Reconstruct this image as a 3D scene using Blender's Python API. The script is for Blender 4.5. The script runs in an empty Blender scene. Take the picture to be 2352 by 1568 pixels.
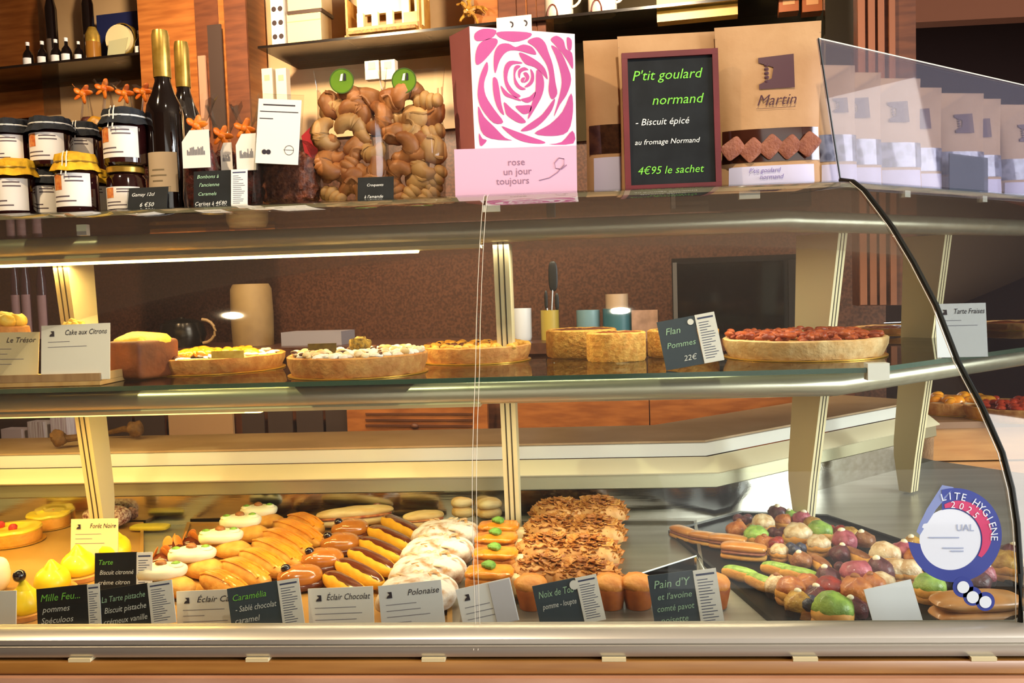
import bpy, math, random
from mathutils import Vector, Matrix, noise

# ------------------------------------------------------------------ scene, camera, world, light
C = bpy.context.scene
COL = C.collection
W, H, F = 2352, 1568, 2035.0
CZ = 1.40
R = math.radians


def camera_basis(yaw, pitch, roll):
    f = Vector((-math.sin(yaw) * math.cos(pitch), math.cos(yaw) * math.cos(pitch), -math.sin(pitch)))
    r0 = Vector((math.cos(yaw), math.sin(yaw), 0))
    u0 = r0.cross(f)
    return f, r0 * math.cos(roll) - u0 * math.sin(roll), r0 * math.sin(roll) + u0 * math.cos(roll)


CF, CR, CU = camera_basis(R(4.23), R(3.44), R(1.843))
cam_data = bpy.data.cameras.new('camera')
cam_data.sensor_width = 36.0
cam_data.lens = 36.0 * F / W
cam_data.clip_start = 0.02
cam = bpy.data.objects.new('camera', cam_data)
COL.objects.link(cam)
cam.matrix_world = Matrix(((CR.x, CU.x, -CF.x, 0), (CR.y, CU.y, -CF.y, 0), (CR.z, CU.z, -CF.z, CZ), (0, 0, 0, 1)))
C.camera = cam

C.view_settings.view_transform = 'Standard'
C.view_settings.look = 'None'
C.view_settings.gamma = 1.0
C.view_settings.exposure = 0.35
C.cycles.use_denoising = True
C.cycles.max_bounces = 6
C.cycles.diffuse_bounces = 2
C.cycles.glossy_bounces = 3
C.cycles.transmission_bounces = 4
C.cycles.transparent_max_bounces = 16
C.cycles.use_adaptive_sampling = True
C.cycles.adaptive_threshold = 0.05
C.cycles.caustics_reflective = False
C.cycles.caustics_refractive = False
C.cycles.sample_clamp_indirect = 4.0

world = bpy.data.worlds.new('shop_daylight')
C.world = world
world.use_nodes = True
WN = world.node_tree.nodes['Background']
WN.inputs[0].default_value = (1.0, 0.93, 0.84, 1)
WN.inputs[1].default_value = 1.2


def area(name, loc, target, size, energy, col, size_y=None, spread=None):
    d = bpy.data.lights.new(name, 'AREA')
    d.energy = energy
    d.color = col
    d.size = size
    if size_y:
        d.shape = 'RECTANGLE'
        d.size_y = size_y
    if spread:
        d.spread = spread
    o = bpy.data.objects.new(name, d)
    COL.objects.link(o)
    o.location = loc
    o.rotation_euler = (Vector(target) - Vector(loc)).to_track_quat('-Z', 'Y').to_euler()
    return o


# daylight from the shop window, front right of the case
area('daylight_window', (3.2, 0.4, 1.9), (0.5, 1.75, 1.1), 1.8, 130, (0.88, 0.94, 1.0), 1.8)
def spot(name, loc, target, energy, col, radius=.03, angle=75, blend=.8):
    d = bpy.data.lights.new(name, 'SPOT')
    d.energy = energy
    d.color = col
    d.shadow_soft_size = radius
    d.spot_size = math.radians(angle)
    d.spot_blend = blend
    o = bpy.data.objects.new(name, d)
    COL.objects.link(o)
    o.location = loc
    o.rotation_euler = (Vector(target) - Vector(loc)).to_track_quat('-Z', 'Y').to_euler()
    return o


# warm ceiling spotlights of the shop, then two added fills for the back shelves
spot('ceiling_spotlight', (-1.2, .55, 2.85), (-.75, 1.75, 1.4), 95, (1.0, .76, .46))
spot('ceiling_spotlight', (.15, .45, 2.85), (.05, 1.75, 1.35), 62, (1.0, .84, .62))
spot('ceiling_spotlight', (-1.0, 2.3, 2.45), (-1.1, 3.3, 1.95), 95, (1.0, .78, .52), radius=.05, angle=125)  # added lamp, hung below the ceiling to brighten the back panels
spot('ceiling_spotlight', (.15, 2.1, 2.45), (.2, 3.1, 1.95), 80, (1.0, .80, .55), radius=.05, angle=120)  # added likewise for the right half of the back shelves


# ------------------------------------------------------------------ pixel of the photograph -> point in the shop
def ray(px, py):
    return CF + CR * ((px - W / 2) / F) + CU * ((H / 2 - py) / F)


def at(px, py, y=None, z=None, plane=None):
    d = ray(px, py)
    if y is not None:
        t = y / d.y
    elif z is not None:
        t = (z - CZ) / d.z
    else:
        n, c = plane
        t = c / d.dot(Vector(n))
    return Vector((d.x * t, d.y * t, CZ + d.z * t))


def mpp(y):                       # metres per photo pixel at depth y
    return y / F


# ------------------------------------------------------------------ materials
def lin(c):
    if isinstance(c, str):
        c = c.lstrip('#')
        c = tuple(int(c[i:i + 2], 16) / 255 for i in (0, 2, 4))
    return tuple((v / 12.92 if v <= 0.04045 else ((v + 0.055) / 1.055) ** 2.4) for v in c) + (1.0,)


MATS = {}


def mat(name, c1, c2=None, scale=30.0, rough=0.5, metal=0.0, bump=0.0, bscale=None, coat=0.0, spec=0.5,
        emit=0.0, stretch=(1, 1, 1), lo=0.35, hi=0.65, sss=0.0, detail=4.0, kind='noise', rot=(0, 0, 0)):
    if name in MATS:
        return MATS[name]
    m = bpy.data.materials.new(name)
    m.use_nodes = True
    nt = m.node_tree
    b = nt.nodes['Principled BSDF']
    b.inputs['Base Color'].default_value = lin(c1)
    b.inputs['Roughness'].default_value = rough
    b.inputs['Metallic'].default_value = metal
    b.inputs['Specular IOR Level'].default_value = spec
    b.inputs['Coat Weight'].default_value = coat
    b.inputs['Coat Roughness'].default_value = 0.08
    if sss:
        b.inputs['Subsurface Weight'].default_value = sss
        b.inputs['Subsurface Radius'].default_value = (0.01, 0.006, 0.003)
    if emit:
        b.inputs['Emission Color'].default_value = lin(c1)
        b.inputs['Emission Strength'].default_value = emit
    if c2 or bump:
        tc = nt.nodes.new('ShaderNodeTexCoord')
        mp = nt.nodes.new('ShaderNodeMapping')
        mp.inputs['Scale'].default_value = stretch
        mp.inputs['Rotation'].default_value = rot
        nt.links.new(tc.outputs['Object'], mp.inputs['Vector'])
    if c2:
        if kind == 'noise':
            n = nt.nodes.new('ShaderNodeTexNoise')
            n.inputs['Scale'].default_value = scale
            n.inputs['Detail'].default_value = detail
            out = n.outputs['Fac']
        elif kind == 'voronoi':
            n = nt.nodes.new('ShaderNodeTexVoronoi')
            n.inputs['Scale'].default_value = scale
            out = n.outputs['Distance']
        elif kind == 'checker':
            n = nt.nodes.new('ShaderNodeTexChecker')
            n.inputs['Scale'].default_value = scale
            out = n.outputs['Fac']
        elif kind == 'wave':
            n = nt.nodes.new('ShaderNodeTexWave')
            n.inputs['Scale'].default_value = scale
            n.inputs['Distortion'].default_value = 3.0
            n.inputs['Detail'].default_value = detail
            out = n.outputs['Fac']
        nt.links.new(mp.outputs['Vector'], n.inputs['Vector'])
        cr = nt.nodes.new('ShaderNodeValToRGB')
        cr.color_ramp.elements[0].position = lo
        cr.color_ramp.elements[0].color = lin(c1)
        cr.color_ramp.elements[1].position = hi
        cr.color_ramp.elements[1].color = lin(c2)
        nt.links.new(out, cr.inputs['Fac'])
        nt.links.new(cr.outputs['Color'], b.inputs['Base Color'])
    if bump:
        n2 = nt.nodes.new('ShaderNodeTexNoise')
        n2.inputs['Scale'].default_value = bscale or scale * 3
        n2.inputs['Detail'].default_value = 5
        nt.links.new(mp.outputs['Vector'], n2.inputs['Vector'])
        bp = nt.nodes.new('ShaderNodeBump')
        bp.inputs['Strength'].default_value = min(1.0, bump)
        bp.inputs['Distance'].default_value = 0.004
        nt.links.new(n2.outputs['Fac'], bp.inputs['Height'])
        nt.links.new(bp.outputs['Normal'], b.inputs['Normal'])
    MATS[name] = m
    return m


def glass(name, tint='#ffffff', gloss=0.06, rough=0.02, haze=0.0, hazecol='#ffffff', ior=1.5):
    """clear sheet: transparent with Fresnel reflection, optionally a thin diffuse film that paints haze over the sheet"""
    if name in MATS:
        return MATS[name]
    m = bpy.data.materials.new(name)
    m.use_nodes = True
    nt = m.node_tree
    nt.nodes.clear()
    out = nt.nodes.new('ShaderNodeOutputMaterial')
    tr = nt.nodes.new('ShaderNodeBsdfTransparent')
    tr.inputs[0].default_value = lin(tint)
    gl = nt.nodes.new('ShaderNodeBsdfGlossy')
    gl.inputs['Roughness'].default_value = rough
    fr = nt.nodes.new('ShaderNodeFresnel')
    fr.inputs['IOR'].default_value = ior
    mx = nt.nodes.new('ShaderNodeMixShader')
    ma = nt.nodes.new('ShaderNodeMath')
    ma.operation = 'MULTIPLY'
    ma.inputs[1].default_value = gloss / 0.06
    ma.use_clamp = True
    nt.links.new(fr.outputs[0], ma.inputs[0])
    nt.links.new(ma.outputs[0], mx.inputs[0])
    nt.links.new(tr.outputs[0], mx.inputs[1])
    nt.links.new(gl.outputs[0], mx.inputs[2])
    last = mx
    if haze:
        df = nt.nodes.new('ShaderNodeBsdfDiffuse')
        df.inputs[0].default_value = lin(hazecol)
        m2 = nt.nodes.new('ShaderNodeMixShader')
        m2.inputs[0].default_value = haze
        nt.links.new(mx.outputs[0], m2.inputs[1])
        nt.links.new(df.outputs[0], m2.inputs[2])
        last = m2
    nt.links.new(last.outputs[0], out.inputs[0])
    MATS[name] = m
    return m


# ------------------------------------------------------------------ mesh helpers
class MB:
    def __init__(s):
        s.v, s.f, s.m = [], [], []

    def add(s, vs, fs, mi=0, M=None):
        o = len(s.v)
        s.v += [tuple(M @ Vector(v)) if M else tuple(v) for v in vs]
        s.f += [tuple(i + o for i in f) for f in fs]
        s.m += [mi] * len(fs)
        return s

    def box(s, c, d, M=None, mi=0):
        x, y, z = (k / 2 for k in d)
        vs = [(c[0] + a * x, c[1] + b * y, c[2] + e * z) for a in (-1, 1) for b in (-1, 1) for e in (-1, 1)]
        fs = [(0, 1, 3, 2), (4, 6, 7, 5), (0, 4, 5, 1), (2, 3, 7, 6), (0, 2, 6, 4), (1, 5, 7, 3)]
        return s.add(vs, fs, mi, M)

    def rbox(s, c, d, r=0.003, M=None, mi=0, n=3):
        """box with rounded vertical and horizontal edges"""
        return s.blob(c, (d[0] / 2, d[1] / 2, d[2] / 2), e=(8, 8), nu=28, nv=14, M=M, mi=mi)

    def blob(s, c, r, e=(2, 2), nu=20, nv=12, amp=0.0, fr=30.0, seed=0.0, M=None, mi=0, zmin=None, zmax=None, taper=0.0):
        def pw(t, p):
            return math.copysign(abs(t) ** (2.0 / p), t)
        vs, fs = [], []
        for j in range(nv + 1):
            ph = -math.pi / 2 + math.pi * j / nv
            for i in range(nu):
                th = 2 * math.pi * i / nu
                x = pw(math.cos(ph), e[1]) * pw(math.cos(th), e[0])
                y = pw(math.cos(ph), e[1]) * pw(math.sin(th), e[0])
                z = pw(math.sin(ph), e[1])
                if taper:
                    k = 1 - taper * (z * 0.5 + 0.5)
                    x, y = x * k, y * k
                p = Vector((x * r[0], y * r[1], z * r[2]))
                if amp:
                    n_ = noise.noise(Vector((p.x * fr + seed, p.y * fr + seed * 1.7, p.z * fr - seed)))
                    n_ += 0.5 * noise.noise(Vector((p.x * fr * 2.3 + seed, p.y * fr * 2.3, p.z * fr * 2.3)))
                    q = p.normalized() if p.length else Vector((0, 0, 1))
                    p = p + q * n_ * amp
                if zmin is not None:
                    p.z = max(p.z, zmin)
                if zmax is not None:
                    p.z = min(p.z, zmax)
                vs.append((p.x + c[0], p.y + c[1], p.z + c[2]))
        for j in range(nv):
            for i in range(nu):
                a, b = j * nu + i, j * nu + (i + 1) % nu
                fs.append((a, b, b + nu, a + nu))
        return s.add(vs, fs, mi, M)

    def lathe(s, prof, n=28, c=(0, 0, 0), M=None, mi=0, rip=0.0, rn=0, a0=0.0, a1=2 * math.pi, amp=0.0, seed=0, jag=None):
        full = abs(a1 - a0 - 2 * math.pi) < 1e-6
        k = n if full else n + 1
        vs, fs = [], []
        for (r, z) in prof:
            for i in range(k):
                t = a0 + (a1 - a0) * i / n
                rr = r * (1 + rip * math.sin(rn * t)) if rn else r
                zz = z
                if amp and r > 0:
                    zz += amp * noise.noise(Vector((r * 40 * math.cos(t) + seed, r * 40 * math.sin(t), z * 10)))
                vs.append((c[0] + rr * math.cos(t), c[1] + rr * math.sin(t), c[2] + zz))
        for j in range(len(prof) - 1):
            for i in range(n if full else n):
                a = j * k + i
                b = j * k + ((i + 1) % k if full else i + 1)
                fs.append((a, b, b + k, a + k))
        return s.add(vs, fs, mi, M)

    def tube(s, pts, r, n=8, mi=0, M=None, closed=False):
        pts = [Vector(p) for p in pts]
        vs, fs = [], []
        up = Vector((0, 0, 1))
        for k, p in enumerate(pts):
            a = pts[max(0, k - 1)]
            b = pts[min(len(pts) - 1, k + 1)]
            t = (b - a).normalized()
            side = t.cross(up)
            if side.length < 1e-4:
                side = t.cross(Vector((0, 1, 0)))
            side.normalize()
            nn = side.cross(t)
            rr = r[k] if isinstance(r, (list, tuple)) else r
            for i in range(n):
                w = 2 * math.pi * i / n
                vs.append(tuple(p + side * rr * math.cos(w) + nn * rr * math.sin(w)))
        for k in range(len(pts) - 1):
            for i in range(n):
                a, b = k * n + i, k * n + (i + 1) % n
                fs.append((a, b, b + n, a + n))
        fs.append(tuple(reversed(range(n))))
        fs.append(tuple((len(pts) - 1) * n + i for i in range(n)))
        return s.add(vs, fs, mi, M)

    def prism(s, poly, y0, y1, M=None, mi=0):
        """polygon in XZ extruded along Y"""
        n = len(poly)
        vs = [(x, y0, z) for x, z in poly] + [(x, y1, z) for x, z in poly]
        fs = [tuple(range(n)), tuple(reversed(range(n, 2 * n)))]
        fs += [(i, i + n, (i + 1) % n + n, (i + 1) % n) for i in range(n)]
        return s.add(vs, fs, mi, M)

    def slab(s, poly, z0, z1, M=None, mi=0):
        """polygon in XY extruded along Z"""
        n = len(poly)
        vs = [(p[0], p[1], z0) for p in poly] + [(p[0], p[1], z1) for p in poly]
        fs = [tuple(reversed(range(n))), tuple(range(n, 2 * n))]
        fs += [(i, (i + 1) % n, (i + 1) % n + n, i + n) for i in range(n)]
        return s.add(vs, fs, mi, M)

    def build(s, name, mats, parent=None, smooth=True, ang=40, label=None, cat=None, group=None, kind=None):
        me = bpy.data.meshes.new(name)
        me.from_pydata(s.v, [], s.f)
        for m in (mats if isinstance(mats, (list, tuple)) else [mats]):
            me.materials.append(m)
        me.polygons.foreach_set('material_index', s.m)
        if smooth:
            me.polygons.foreach_set('use_smooth', [True] * len(s.f))
        me.validate()
        me.update()
        if smooth:
            me.set_sharp_from_angle(angle=R(ang))
        o = bpy.data.objects.new(name, me)
        COL.objects.link(o)
        if parent:
            o.parent = parent
        tag(o, label, cat, group, kind)
        return o


def tag(o, label=None, cat=None, group=None, kind=None):
    if label:
        o['label'] = label
    if cat:
        o['category'] = cat
    if group:
        o['group'] = group
    if kind:
        o['kind'] = kind
    return o


def thing(name, label, cat, loc=(0, 0, 0), rz=0.0, group=None):
    o = bpy.data.objects.new(name, None)
    o.empty_display_size = 0.02
    COL.objects.link(o)
    o.location = loc
    o.rotation_euler = (0, 0, rz)
    return tag(o, label, cat, group)


def dup(root, loc=None, rz=None, label=None, scale=None, group=None):
    r = root.copy()
    COL.objects.link(r)
    if loc is not None:
        r.location = loc
    if rz is not None:
        r.rotation_euler = (0, 0, rz)
    if scale is not None:
        r.scale = (scale,) * 3 if not isinstance(scale, (tuple, list)) else scale
    if label:
        r['label'] = label
    if group:
        r['group'] = group
    for ch in list(root.children):
        c = ch.copy()
        COL.objects.link(c)
        c.parent = r
        for g in list(ch.children):
            d = g.copy()
            COL.objects.link(d)
            d.parent = c
    return r


def struct(name, mb, m, smooth=False):
    return mb.build(name, m, smooth=smooth, kind='structure')


# lettering: text turned into a thin mesh lying in the XZ plane, facing -Y
def glyphs(mb, txt, x, z, size, shear=0.0, align='LEFT', y=0.0, mi=0, width=None, M=None, bold=0.0):
    cu = bpy.data.curves.new('t', 'FONT')
    cu.body = txt
    cu.size = size
    cu.shear = shear
    cu.align_x = align
    cu.offset = bold
    cu.resolution_u = 2
    o = bpy.data.objects.new('t', cu)
    COL.objects.link(o)
    dg = bpy.context.evaluated_depsgraph_get()
    me = bpy.data.meshes.new_from_object(o.evaluated_get(dg))
    vs = [v.co.copy() for v in me.vertices]
    fs = [tuple(p.vertices) for p in me.polygons]
    bpy.data.objects.remove(o)
    bpy.data.curves.remove(cu)
    bpy.data.meshes.remove(me)
    if not vs:
        return
    k = 1.0
    if width:
        xs = [v.x for v in vs]
        k = width / max(1e-6, (max(xs) - min(xs)))
    mb.add([(x + v.x * k, y, z + v.y) for v in vs], fs, mi, M)


def rule(mb, x, z, w, h=0.0006, y=0.0, mi=0, M=None):
    mb.add([(x, y, z), (x + w, y, z), (x + w, y, z + h), (x, y, z + h)], [(0, 1, 2, 3)], mi, M)

# ------------------------------------------------------------------ shared materials
ALU = mat('satin_aluminium', '#cfc8b0', '#c4bca2', scale=6, rough=0.3, metal=0.55, stretch=(0.3, 8, 8))
STEEL = mat('stainless_steel', '#d4d0c6', '#c4bfb2', scale=8, rough=0.12, metal=1.0, stretch=(0.3, 10, 10), bump=0.05, bscale=30)
STEELR = mat('stainless_rough', '#c4c0b4', '#b2ada0', scale=5, rough=0.3, metal=0.55, stretch=(.3, 6, 6))
CREAM = mat('cream_profile', '#e3d2a4', rough=0.42)
CREAM2 = mat('cream_ledge', '#f0e2bb', rough=0.4)
SLOT = mat('dark_slot', '#3a3020', rough=0.6)
WHITEP = mat('white_plastic', '#e9e6dc', rough=0.4)
BLACKR = mat('black_rubber', '#0c1210', rough=0.35)
WORKT = mat('beige_worktop', '#c2a482', '#b3946f', scale=9, rough=0.35)
WHITEL = mat('white_laminate', '#e8e4da', rough=0.35)
OAK = mat('oak_wood', '#a8642c', '#8a4c1e', scale=4, rough=0.45, stretch=(1.5, 1.5, 14), coat=0.2)
OAKH = mat('oak_wood_horizontal', '#b0672f', '#8e4d20', scale=4, rough=0.45, stretch=(1, 14, 14), coat=0.2)
OAKD = mat('dark_oak', '#6b3a1f', '#552c17', scale=4, rough=0.5, stretch=(1, 14, 14))
GRAN = mat('brown_granite', '#3f2416', '#5a3624', scale=110, rough=0.4, detail=8, lo=0.4, hi=0.62)
PINKST = mat('pink_marble', '#b48263', '#c49474', scale=7, rough=0.3, stretch=(1, 4, 4))
FLOORM = mat('floor_tile', '#8a7560', '#7a6653', scale=5, rough=0.4)
GFRONT = glass('front_glass', '#fbfdfb', gloss=0.03, haze=0.004, hazecol='#dfe6f0')  # faint bluish film paints reflected daylight haze into the glass
GSHELF = glass('shelf_glass', '#e4f0e8', gloss=0.06)
GEDGE = mat('green_glass_edge', '#2f4f42', rough=0.15, spec=0.8)
GSCREEN = glass('screen_glass', '#f4f2f6', gloss=0.03, haze=0.035, hazecol='#d5cfe2')  # mauve film paints in the reflection haze over the bags
ACRY = glass('clear_acrylic', '#f8faf8', gloss=0.06, haze=0.004)
WARMLED = mat('warm_led', '#ffe3a0', emit=9.0)

# ------------------------------------------------------------------ geometry of the case
TK = math.tan(R(20))
MC = 1.0051                        # the mitre line is x + TK*y = MC
A2 = R(40)
D2 = Vector((math.cos(A2), math.sin(A2), 0))
N2 = Vector((math.sin(A2), -math.cos(A2), 0))
DECK, MIDZ, TOPZ = 0.880, 1.2550, 1.5605


def corner(y):
    return Vector((MC - TK * y, y, 0))


def sweep(mb, prof, x0=-1.75, s1=1.0, runs=(1, 2), x1=None, mi=0, s0=None):
    """closed profile [(y, z_rel)] along the straight run and/or the run behind the corner"""
    n = len(prof)
    cs = [corner(y) + Vector((0, 0, CZ + z)) for y, z in prof]
    rings = []
    if 1 in runs:
        rings.append([Vector((x0, y, CZ + z)) for y, z in prof])
        rings.append([Vector((x1, y, CZ + z)) for y, z in prof] if x1 is not None else cs)
    else:
        rings.append([c + D2 * (s0 or 0) for c in cs] if s0 is None or s0 == 0 else
                     [sq(c, s0) for c in cs])
    if 2 in runs and x1 is None:
        rings.append([sq(c, s1) for c in cs])
    vs = [tuple(p) for r in rings for p in r]
    fs = [tuple(range(n)), tuple(reversed(range((len(rings) - 1) * n, len(rings) * n)))]
    for k in range(len(rings) - 1):
        for i in range(n):
            a, b = k * n + i, k * n + (i + 1) % n
            fs.append((a, a + n, b + n, b))
    mb.add(vs, fs, mi)
    return mb


CREF = corner(1.70)


def sq(c, s):
    """move corner point c along the second run up to a cut square to it at distance s from the rail corner"""
    return c + D2 * (s - (c - CREF).dot(D2) + (c - CREF).z * 0)


def R2(s, off, z=0):
    """point on the second run: s along it from the top rail's corner, off = distance in front of that rail"""
    return Vector((CREF.x, CREF.y, 0)) + D2 * s + N2 * off + Vector((0, 0, z))


def circ(cy, cz, r, n=16, ry=None):
    return [(cy + (ry or r) * math.cos(2 * math.pi * i / n), cz + r * math.sin(2 * math.pi * i / n)) for i in range(n)]


case = thing('display_case', 'long curved-glass pastry display case with two lit shelves that turns away at the right', 'display case', (0, 1.5, 0))


def cpart(name, mb, m, smooth=True, label=None, parent=None):
    o = mb.build(name, m, None, smooth=smooth, label=label)
    o.parent = parent or case
    o.matrix_parent_inverse = Matrix.Translation((0, -1.5, 0)) if (parent is None or parent is case) else parent_inv(parent)
    return o


def parent_inv(p):
    # children of a case part: part origin sits at the world origin
    return Matrix.Identity(4)


XL = -1.75
# base: lip rail, shadow gap, wooden strip, stone front
mb = MB()
sweep(mb, [(1.185, -.460), (1.168, -.462), (1.160, -.470), (1.160, -.4765), (1.163, -.478), (1.160, -.480), (1.160, -.487), (1.165, -.4965), (1.20, -.4965), (1.20, -.475), (1.195, -.462)], XL)
cpart('base_rail', mb, mat('brushed_rail', '#cdc6b8', '#bfb7a8', scale=6, rough=0.36, metal=0.75, stretch=(0.3, 8, 8)))
mb = MB(); sweep(mb, [(1.185, -.4965), (1.185, -.500), (1.25, -.500), (1.25, -.4965)], XL)
cpart('shadow_gap', mb, SLOT)
mb = MB(); sweep(mb, [(1.160, -.5005), (1.158, -.503), (1.158, -.516), (1.161, -.5195), (1.25, -.5195), (1.25, -.5005)], XL)
cpart('wooden_strip', mb, mat('golden_wood_strip', '#9a6a30', '#855621', scale=5, rough=0.4, stretch=(1, 14, 14)))
mb = MB(); sweep(mb, [(1.150, -.5198), (1.150, -1.40), (2.30, -1.40), (2.30, -.545), (1.26, -.545), (1.25, -.5198)], XL)
cpart('base_cabinet', mb, PINKST)
for k, (px,) in enumerate([(182,), (590,), (995,), (1410,), (1850,), (2260,)]):
    p = at(px, 1504, y=1.16)
    mb = MB(); mb.box((p.x, 1.172, CZ - .4985), (0.032, 0.026, 0.005))
    cpart('rail_clip', mb, CREAM, smooth=False)
# deck and rear
mb = MB(); sweep(mb, [(1.195, -.462), (1.21, -.525), (1.97, -.525), (1.97, -.52), (1.215, -.52), (1.20, -.462)], XL)
cpart('deck', mb, STEELR)
mb = MB(); sweep(mb, [(1.958, -.52), (1.955, -.452), (1.962, -.452), (1.966, -.52)], XL)
cpart('rear_panel', mb, STEEL)
mb = MB(); sweep(mb, [(1.952, -.452), (1.948, -.449), (1.950, -.418), (1.975, -.415), (1.975, -.452)], XL)
cpart('rear_rail', mb, mat('rail_metal', '#b3ad8e', rough=0.3, metal=0.7))
mb = MB(); sweep(mb, [(1.940, -.418), (1.938, -.415), (1.975, -.390), (1.985, -.389), (1.985, -.418)], XL)
cpart('rear_ledge', mb, CREAM2)
mb = MB(); sweep(mb, [(1.992, -.3885), (1.992, -.360), (2.01, -.358), (2.01, -.3885)], XL)
cpart('worktop_edge', mb, WHITEL)
mb = MB(); sweep(mb, [(1.995, -.3585), (1.995, -.354), (2.25, -.358), (2.25, -.39), (2.02, -.39), (2.01, -.3585)], XL)
cpart('rear_worktop', mb, WORKT)
# shelf rails with warm light strips on the left module
xs = at(1105, 560, y=1.70).x
mb = MB(); sweep(mb, circ(1.700, .109, .0205), XL, .945)
rt = cpart('shelf_rail', mb, ALU)
mb = MB(); sweep(mb, [(1.690, .094), (1.683, .086), (1.685, .079), (1.722, .079), (1.722, .094)], XL, x1=xs)
cpart('light_housing', mb, CREAM)
mb = MB(); sweep(mb, [(1.690, .0785), (1.690, .0745), (1.702, .0735), (1.716, .0785)], XL, x1=at(960, 566, y=1.70).x)
cpart('light_strip', mb, WARMLED, label='glowing warm light strip')
mb = MB(); sweep(mb, circ(1.550, -.182, .0205, ry=.018), XL, 1.3)
cpart('shelf_rail', mb, ALU)
mb = MB(); sweep(mb, [(1.542, -.194), (1.536, -.200), (1.538, -.206), (1.570, -.206), (1.570, -.194)], XL, x1=at(1105, 930, y=1.55).x)
cpart('light_housing', mb, CREAM)
mb = MB(); sweep(mb, [(1.545, -.2065), (1.545, -.209), (1.560, -.209), (1.560, -.2065)], XL, x1=at(600, 940, y=1.55).x)
cpart('light_strip', mb, mat('warm_led_dim', '#ffcf70', emit=2.5))
# glass shelves
for (yf, zt, yb, s1) in ((1.452, -.1455, 1.80, 1.4), (1.534, .160, 1.96, 1.5)):
    mb = MB(); sweep(mb, [(yf + .002, zt - .008), (yf + .002, zt), (yb, zt), (yb, zt - .008)], XL, s1)
    cpart('glass_shelf', mb, GSHELF, smooth=False)
    mb = MB(); sweep(mb, [(yf, zt - .008), (yf, zt), (yf + .002, zt), (yf + .002, zt - .008)], XL, s1)
    cpart('shelf_edge', mb, GEDGE if zt < 0 else mat('pale_glass_edge', '#a79c7c', rough=0.15), smooth=False)
# small white clips
for (px, py, y, w, h) in ((187, 528, 1.56, 24, 26), (1128, 478, 1.54, 40, 16), (1722, 445, 1.54, 46, 22)):
    p = at(px, py, y=y)
    mb = MB(); mb.box((p.x, y + .006, p.z), (w * mpp(y), .012, h * mpp(y)))
    cpart('shelf_clip', mb, WHITEP, smooth=False)
q = R2(.0, 0); cc = corner(1.452)
mb = MB(); mb.box((cc.x + .002, 1.458, CZ - .152), (.034, .02, .027)); cpart('shelf_clip', mb, WHITEP, smooth=False)
for s in (.14, .42):
    p = R2(s, .163, CZ + .147)
    mb = MB(); mb.box((0, 0, 0), (.018, .012, .012), M=Matrix.Translation(p) @ Matrix.Rotation(A2, 4, 'Z')); cpart('shelf_clip', mb, WHITEP, smooth=False)


# slanted slotted posts: outline in the plane square to the run
def post(M, w=.030, top=.088, mirror=1):
    root_mb, slots = MB(), MB()
    outline = [(0, top), (.040, -.20), (.0745, -.43), (.085, -.515), (.115, -.515), (.128, -.43), (.128, -.395), (.110, -.19), (.100, top)]
    vs = [(-w / 2, y, z) for y, z in outline] + [(w / 2, y, z) for y, z in outline]
    n = len(outline)
    fs = [tuple(range(n)), tuple(reversed(range(n, 2 * n)))] + [(i, i + n, (i + 1) % n + n, (i + 1) % n) for i in range(n)]
    root_mb.add(vs, fs, 0, M)
    for sx in (-.0052, .0052):
        pts = outline[:4]
        for a, b in zip(pts[:-1], pts[1:]):
            q0, q1 = Vector((sx, a[0] - .0006, a[1])), Vector((sx, b[0] - .0006, b[1]))
            e = Vector((.0013, 0, 0))
            slots.add([tuple(q0 - e), tuple(q0 + e), tuple(q1 + e), tuple(q1 - e)], [(0, 1, 2, 3)], 0, M)
    o = cpart('post', root_mb, CREAM, smooth=False)
    s = slots.build('slot', SLOT, None, smooth=False)
    s.parent = o
    return o


for x in (-1.024, -.142):
    post(Matrix.Translation((x, 1.700, CZ)))
pA = at(1937, 545, plane=(N2, CREF.dot(N2)))
sA = (pA - CREF).dot(D2)
for s in (sA, .600):
    p = R2(s, 0.0, CZ)
    post(Matrix.Translation(p) @ Matrix.Rotation(A2, 4, 'Z'), top=.09)

# curved front glass, two panes with a seam, black seal along the mitre
GP = [(1.560, .158), (1.535, .163), (1.503, .156), (1.475, .137), (1.447, .108), (1.415, .074), (1.372, .018), (1.330, -.045), (1.291, -.124),
      (1.250, -.183), (1.218, -.240), (1.203, -.285), (1.195, -.330), (1.190, -.395), (1.190, -.461)]
th = .005
out = [(y, z) for y, z in GP]
inn = [(y + th, z - th * 0.3) for y, z in reversed(GP)]
prof = out + inn
seam = at(1097, 1425, y=1.19).x
cpart('front_pane', sweep(MB(), prof, XL, x1=seam - .0015), GFRONT)
n = len(prof)
mb = MB()
vs = [(seam + .0015, y, CZ + z) for y, z in prof] + [tuple(corner(y) + Vector((-.004, 0, CZ + z))) for y, z in prof]
mb.add(vs, [tuple(range(n)), tuple(reversed(range(n, 2 * n)))] + [(i, i + n, (i + 1) % n + n, (i + 1) % n) for i in range(n)])
cpart('front_pane', mb, GFRONT)
edge = mat('bright_glass_edge', '#d9d2c2', rough=0.2)
for sx in (-.0030, .0030):
    mb = MB(); mb.tube([(seam + sx, y - .0005, CZ + z) for y, z in GP] + [(seam + sx, 1.158, CZ - .485)], .00045, 5)
    cpart('pane_edge', mb, edge)
mb = MB(); mb.tube([tuple(corner(y) + Vector((0, -.002, CZ + z))) for y, z in GP[1:]], .0038, 8)
cpart('corner_seal', mb, BLACKR)
mb = MB(); mb.tube([tuple(corner(y) + Vector((-.0065, -.003, CZ + z))) for y, z in GP[2:]], .0007, 6)
cpart('pane_edge', mb, edge)
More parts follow.
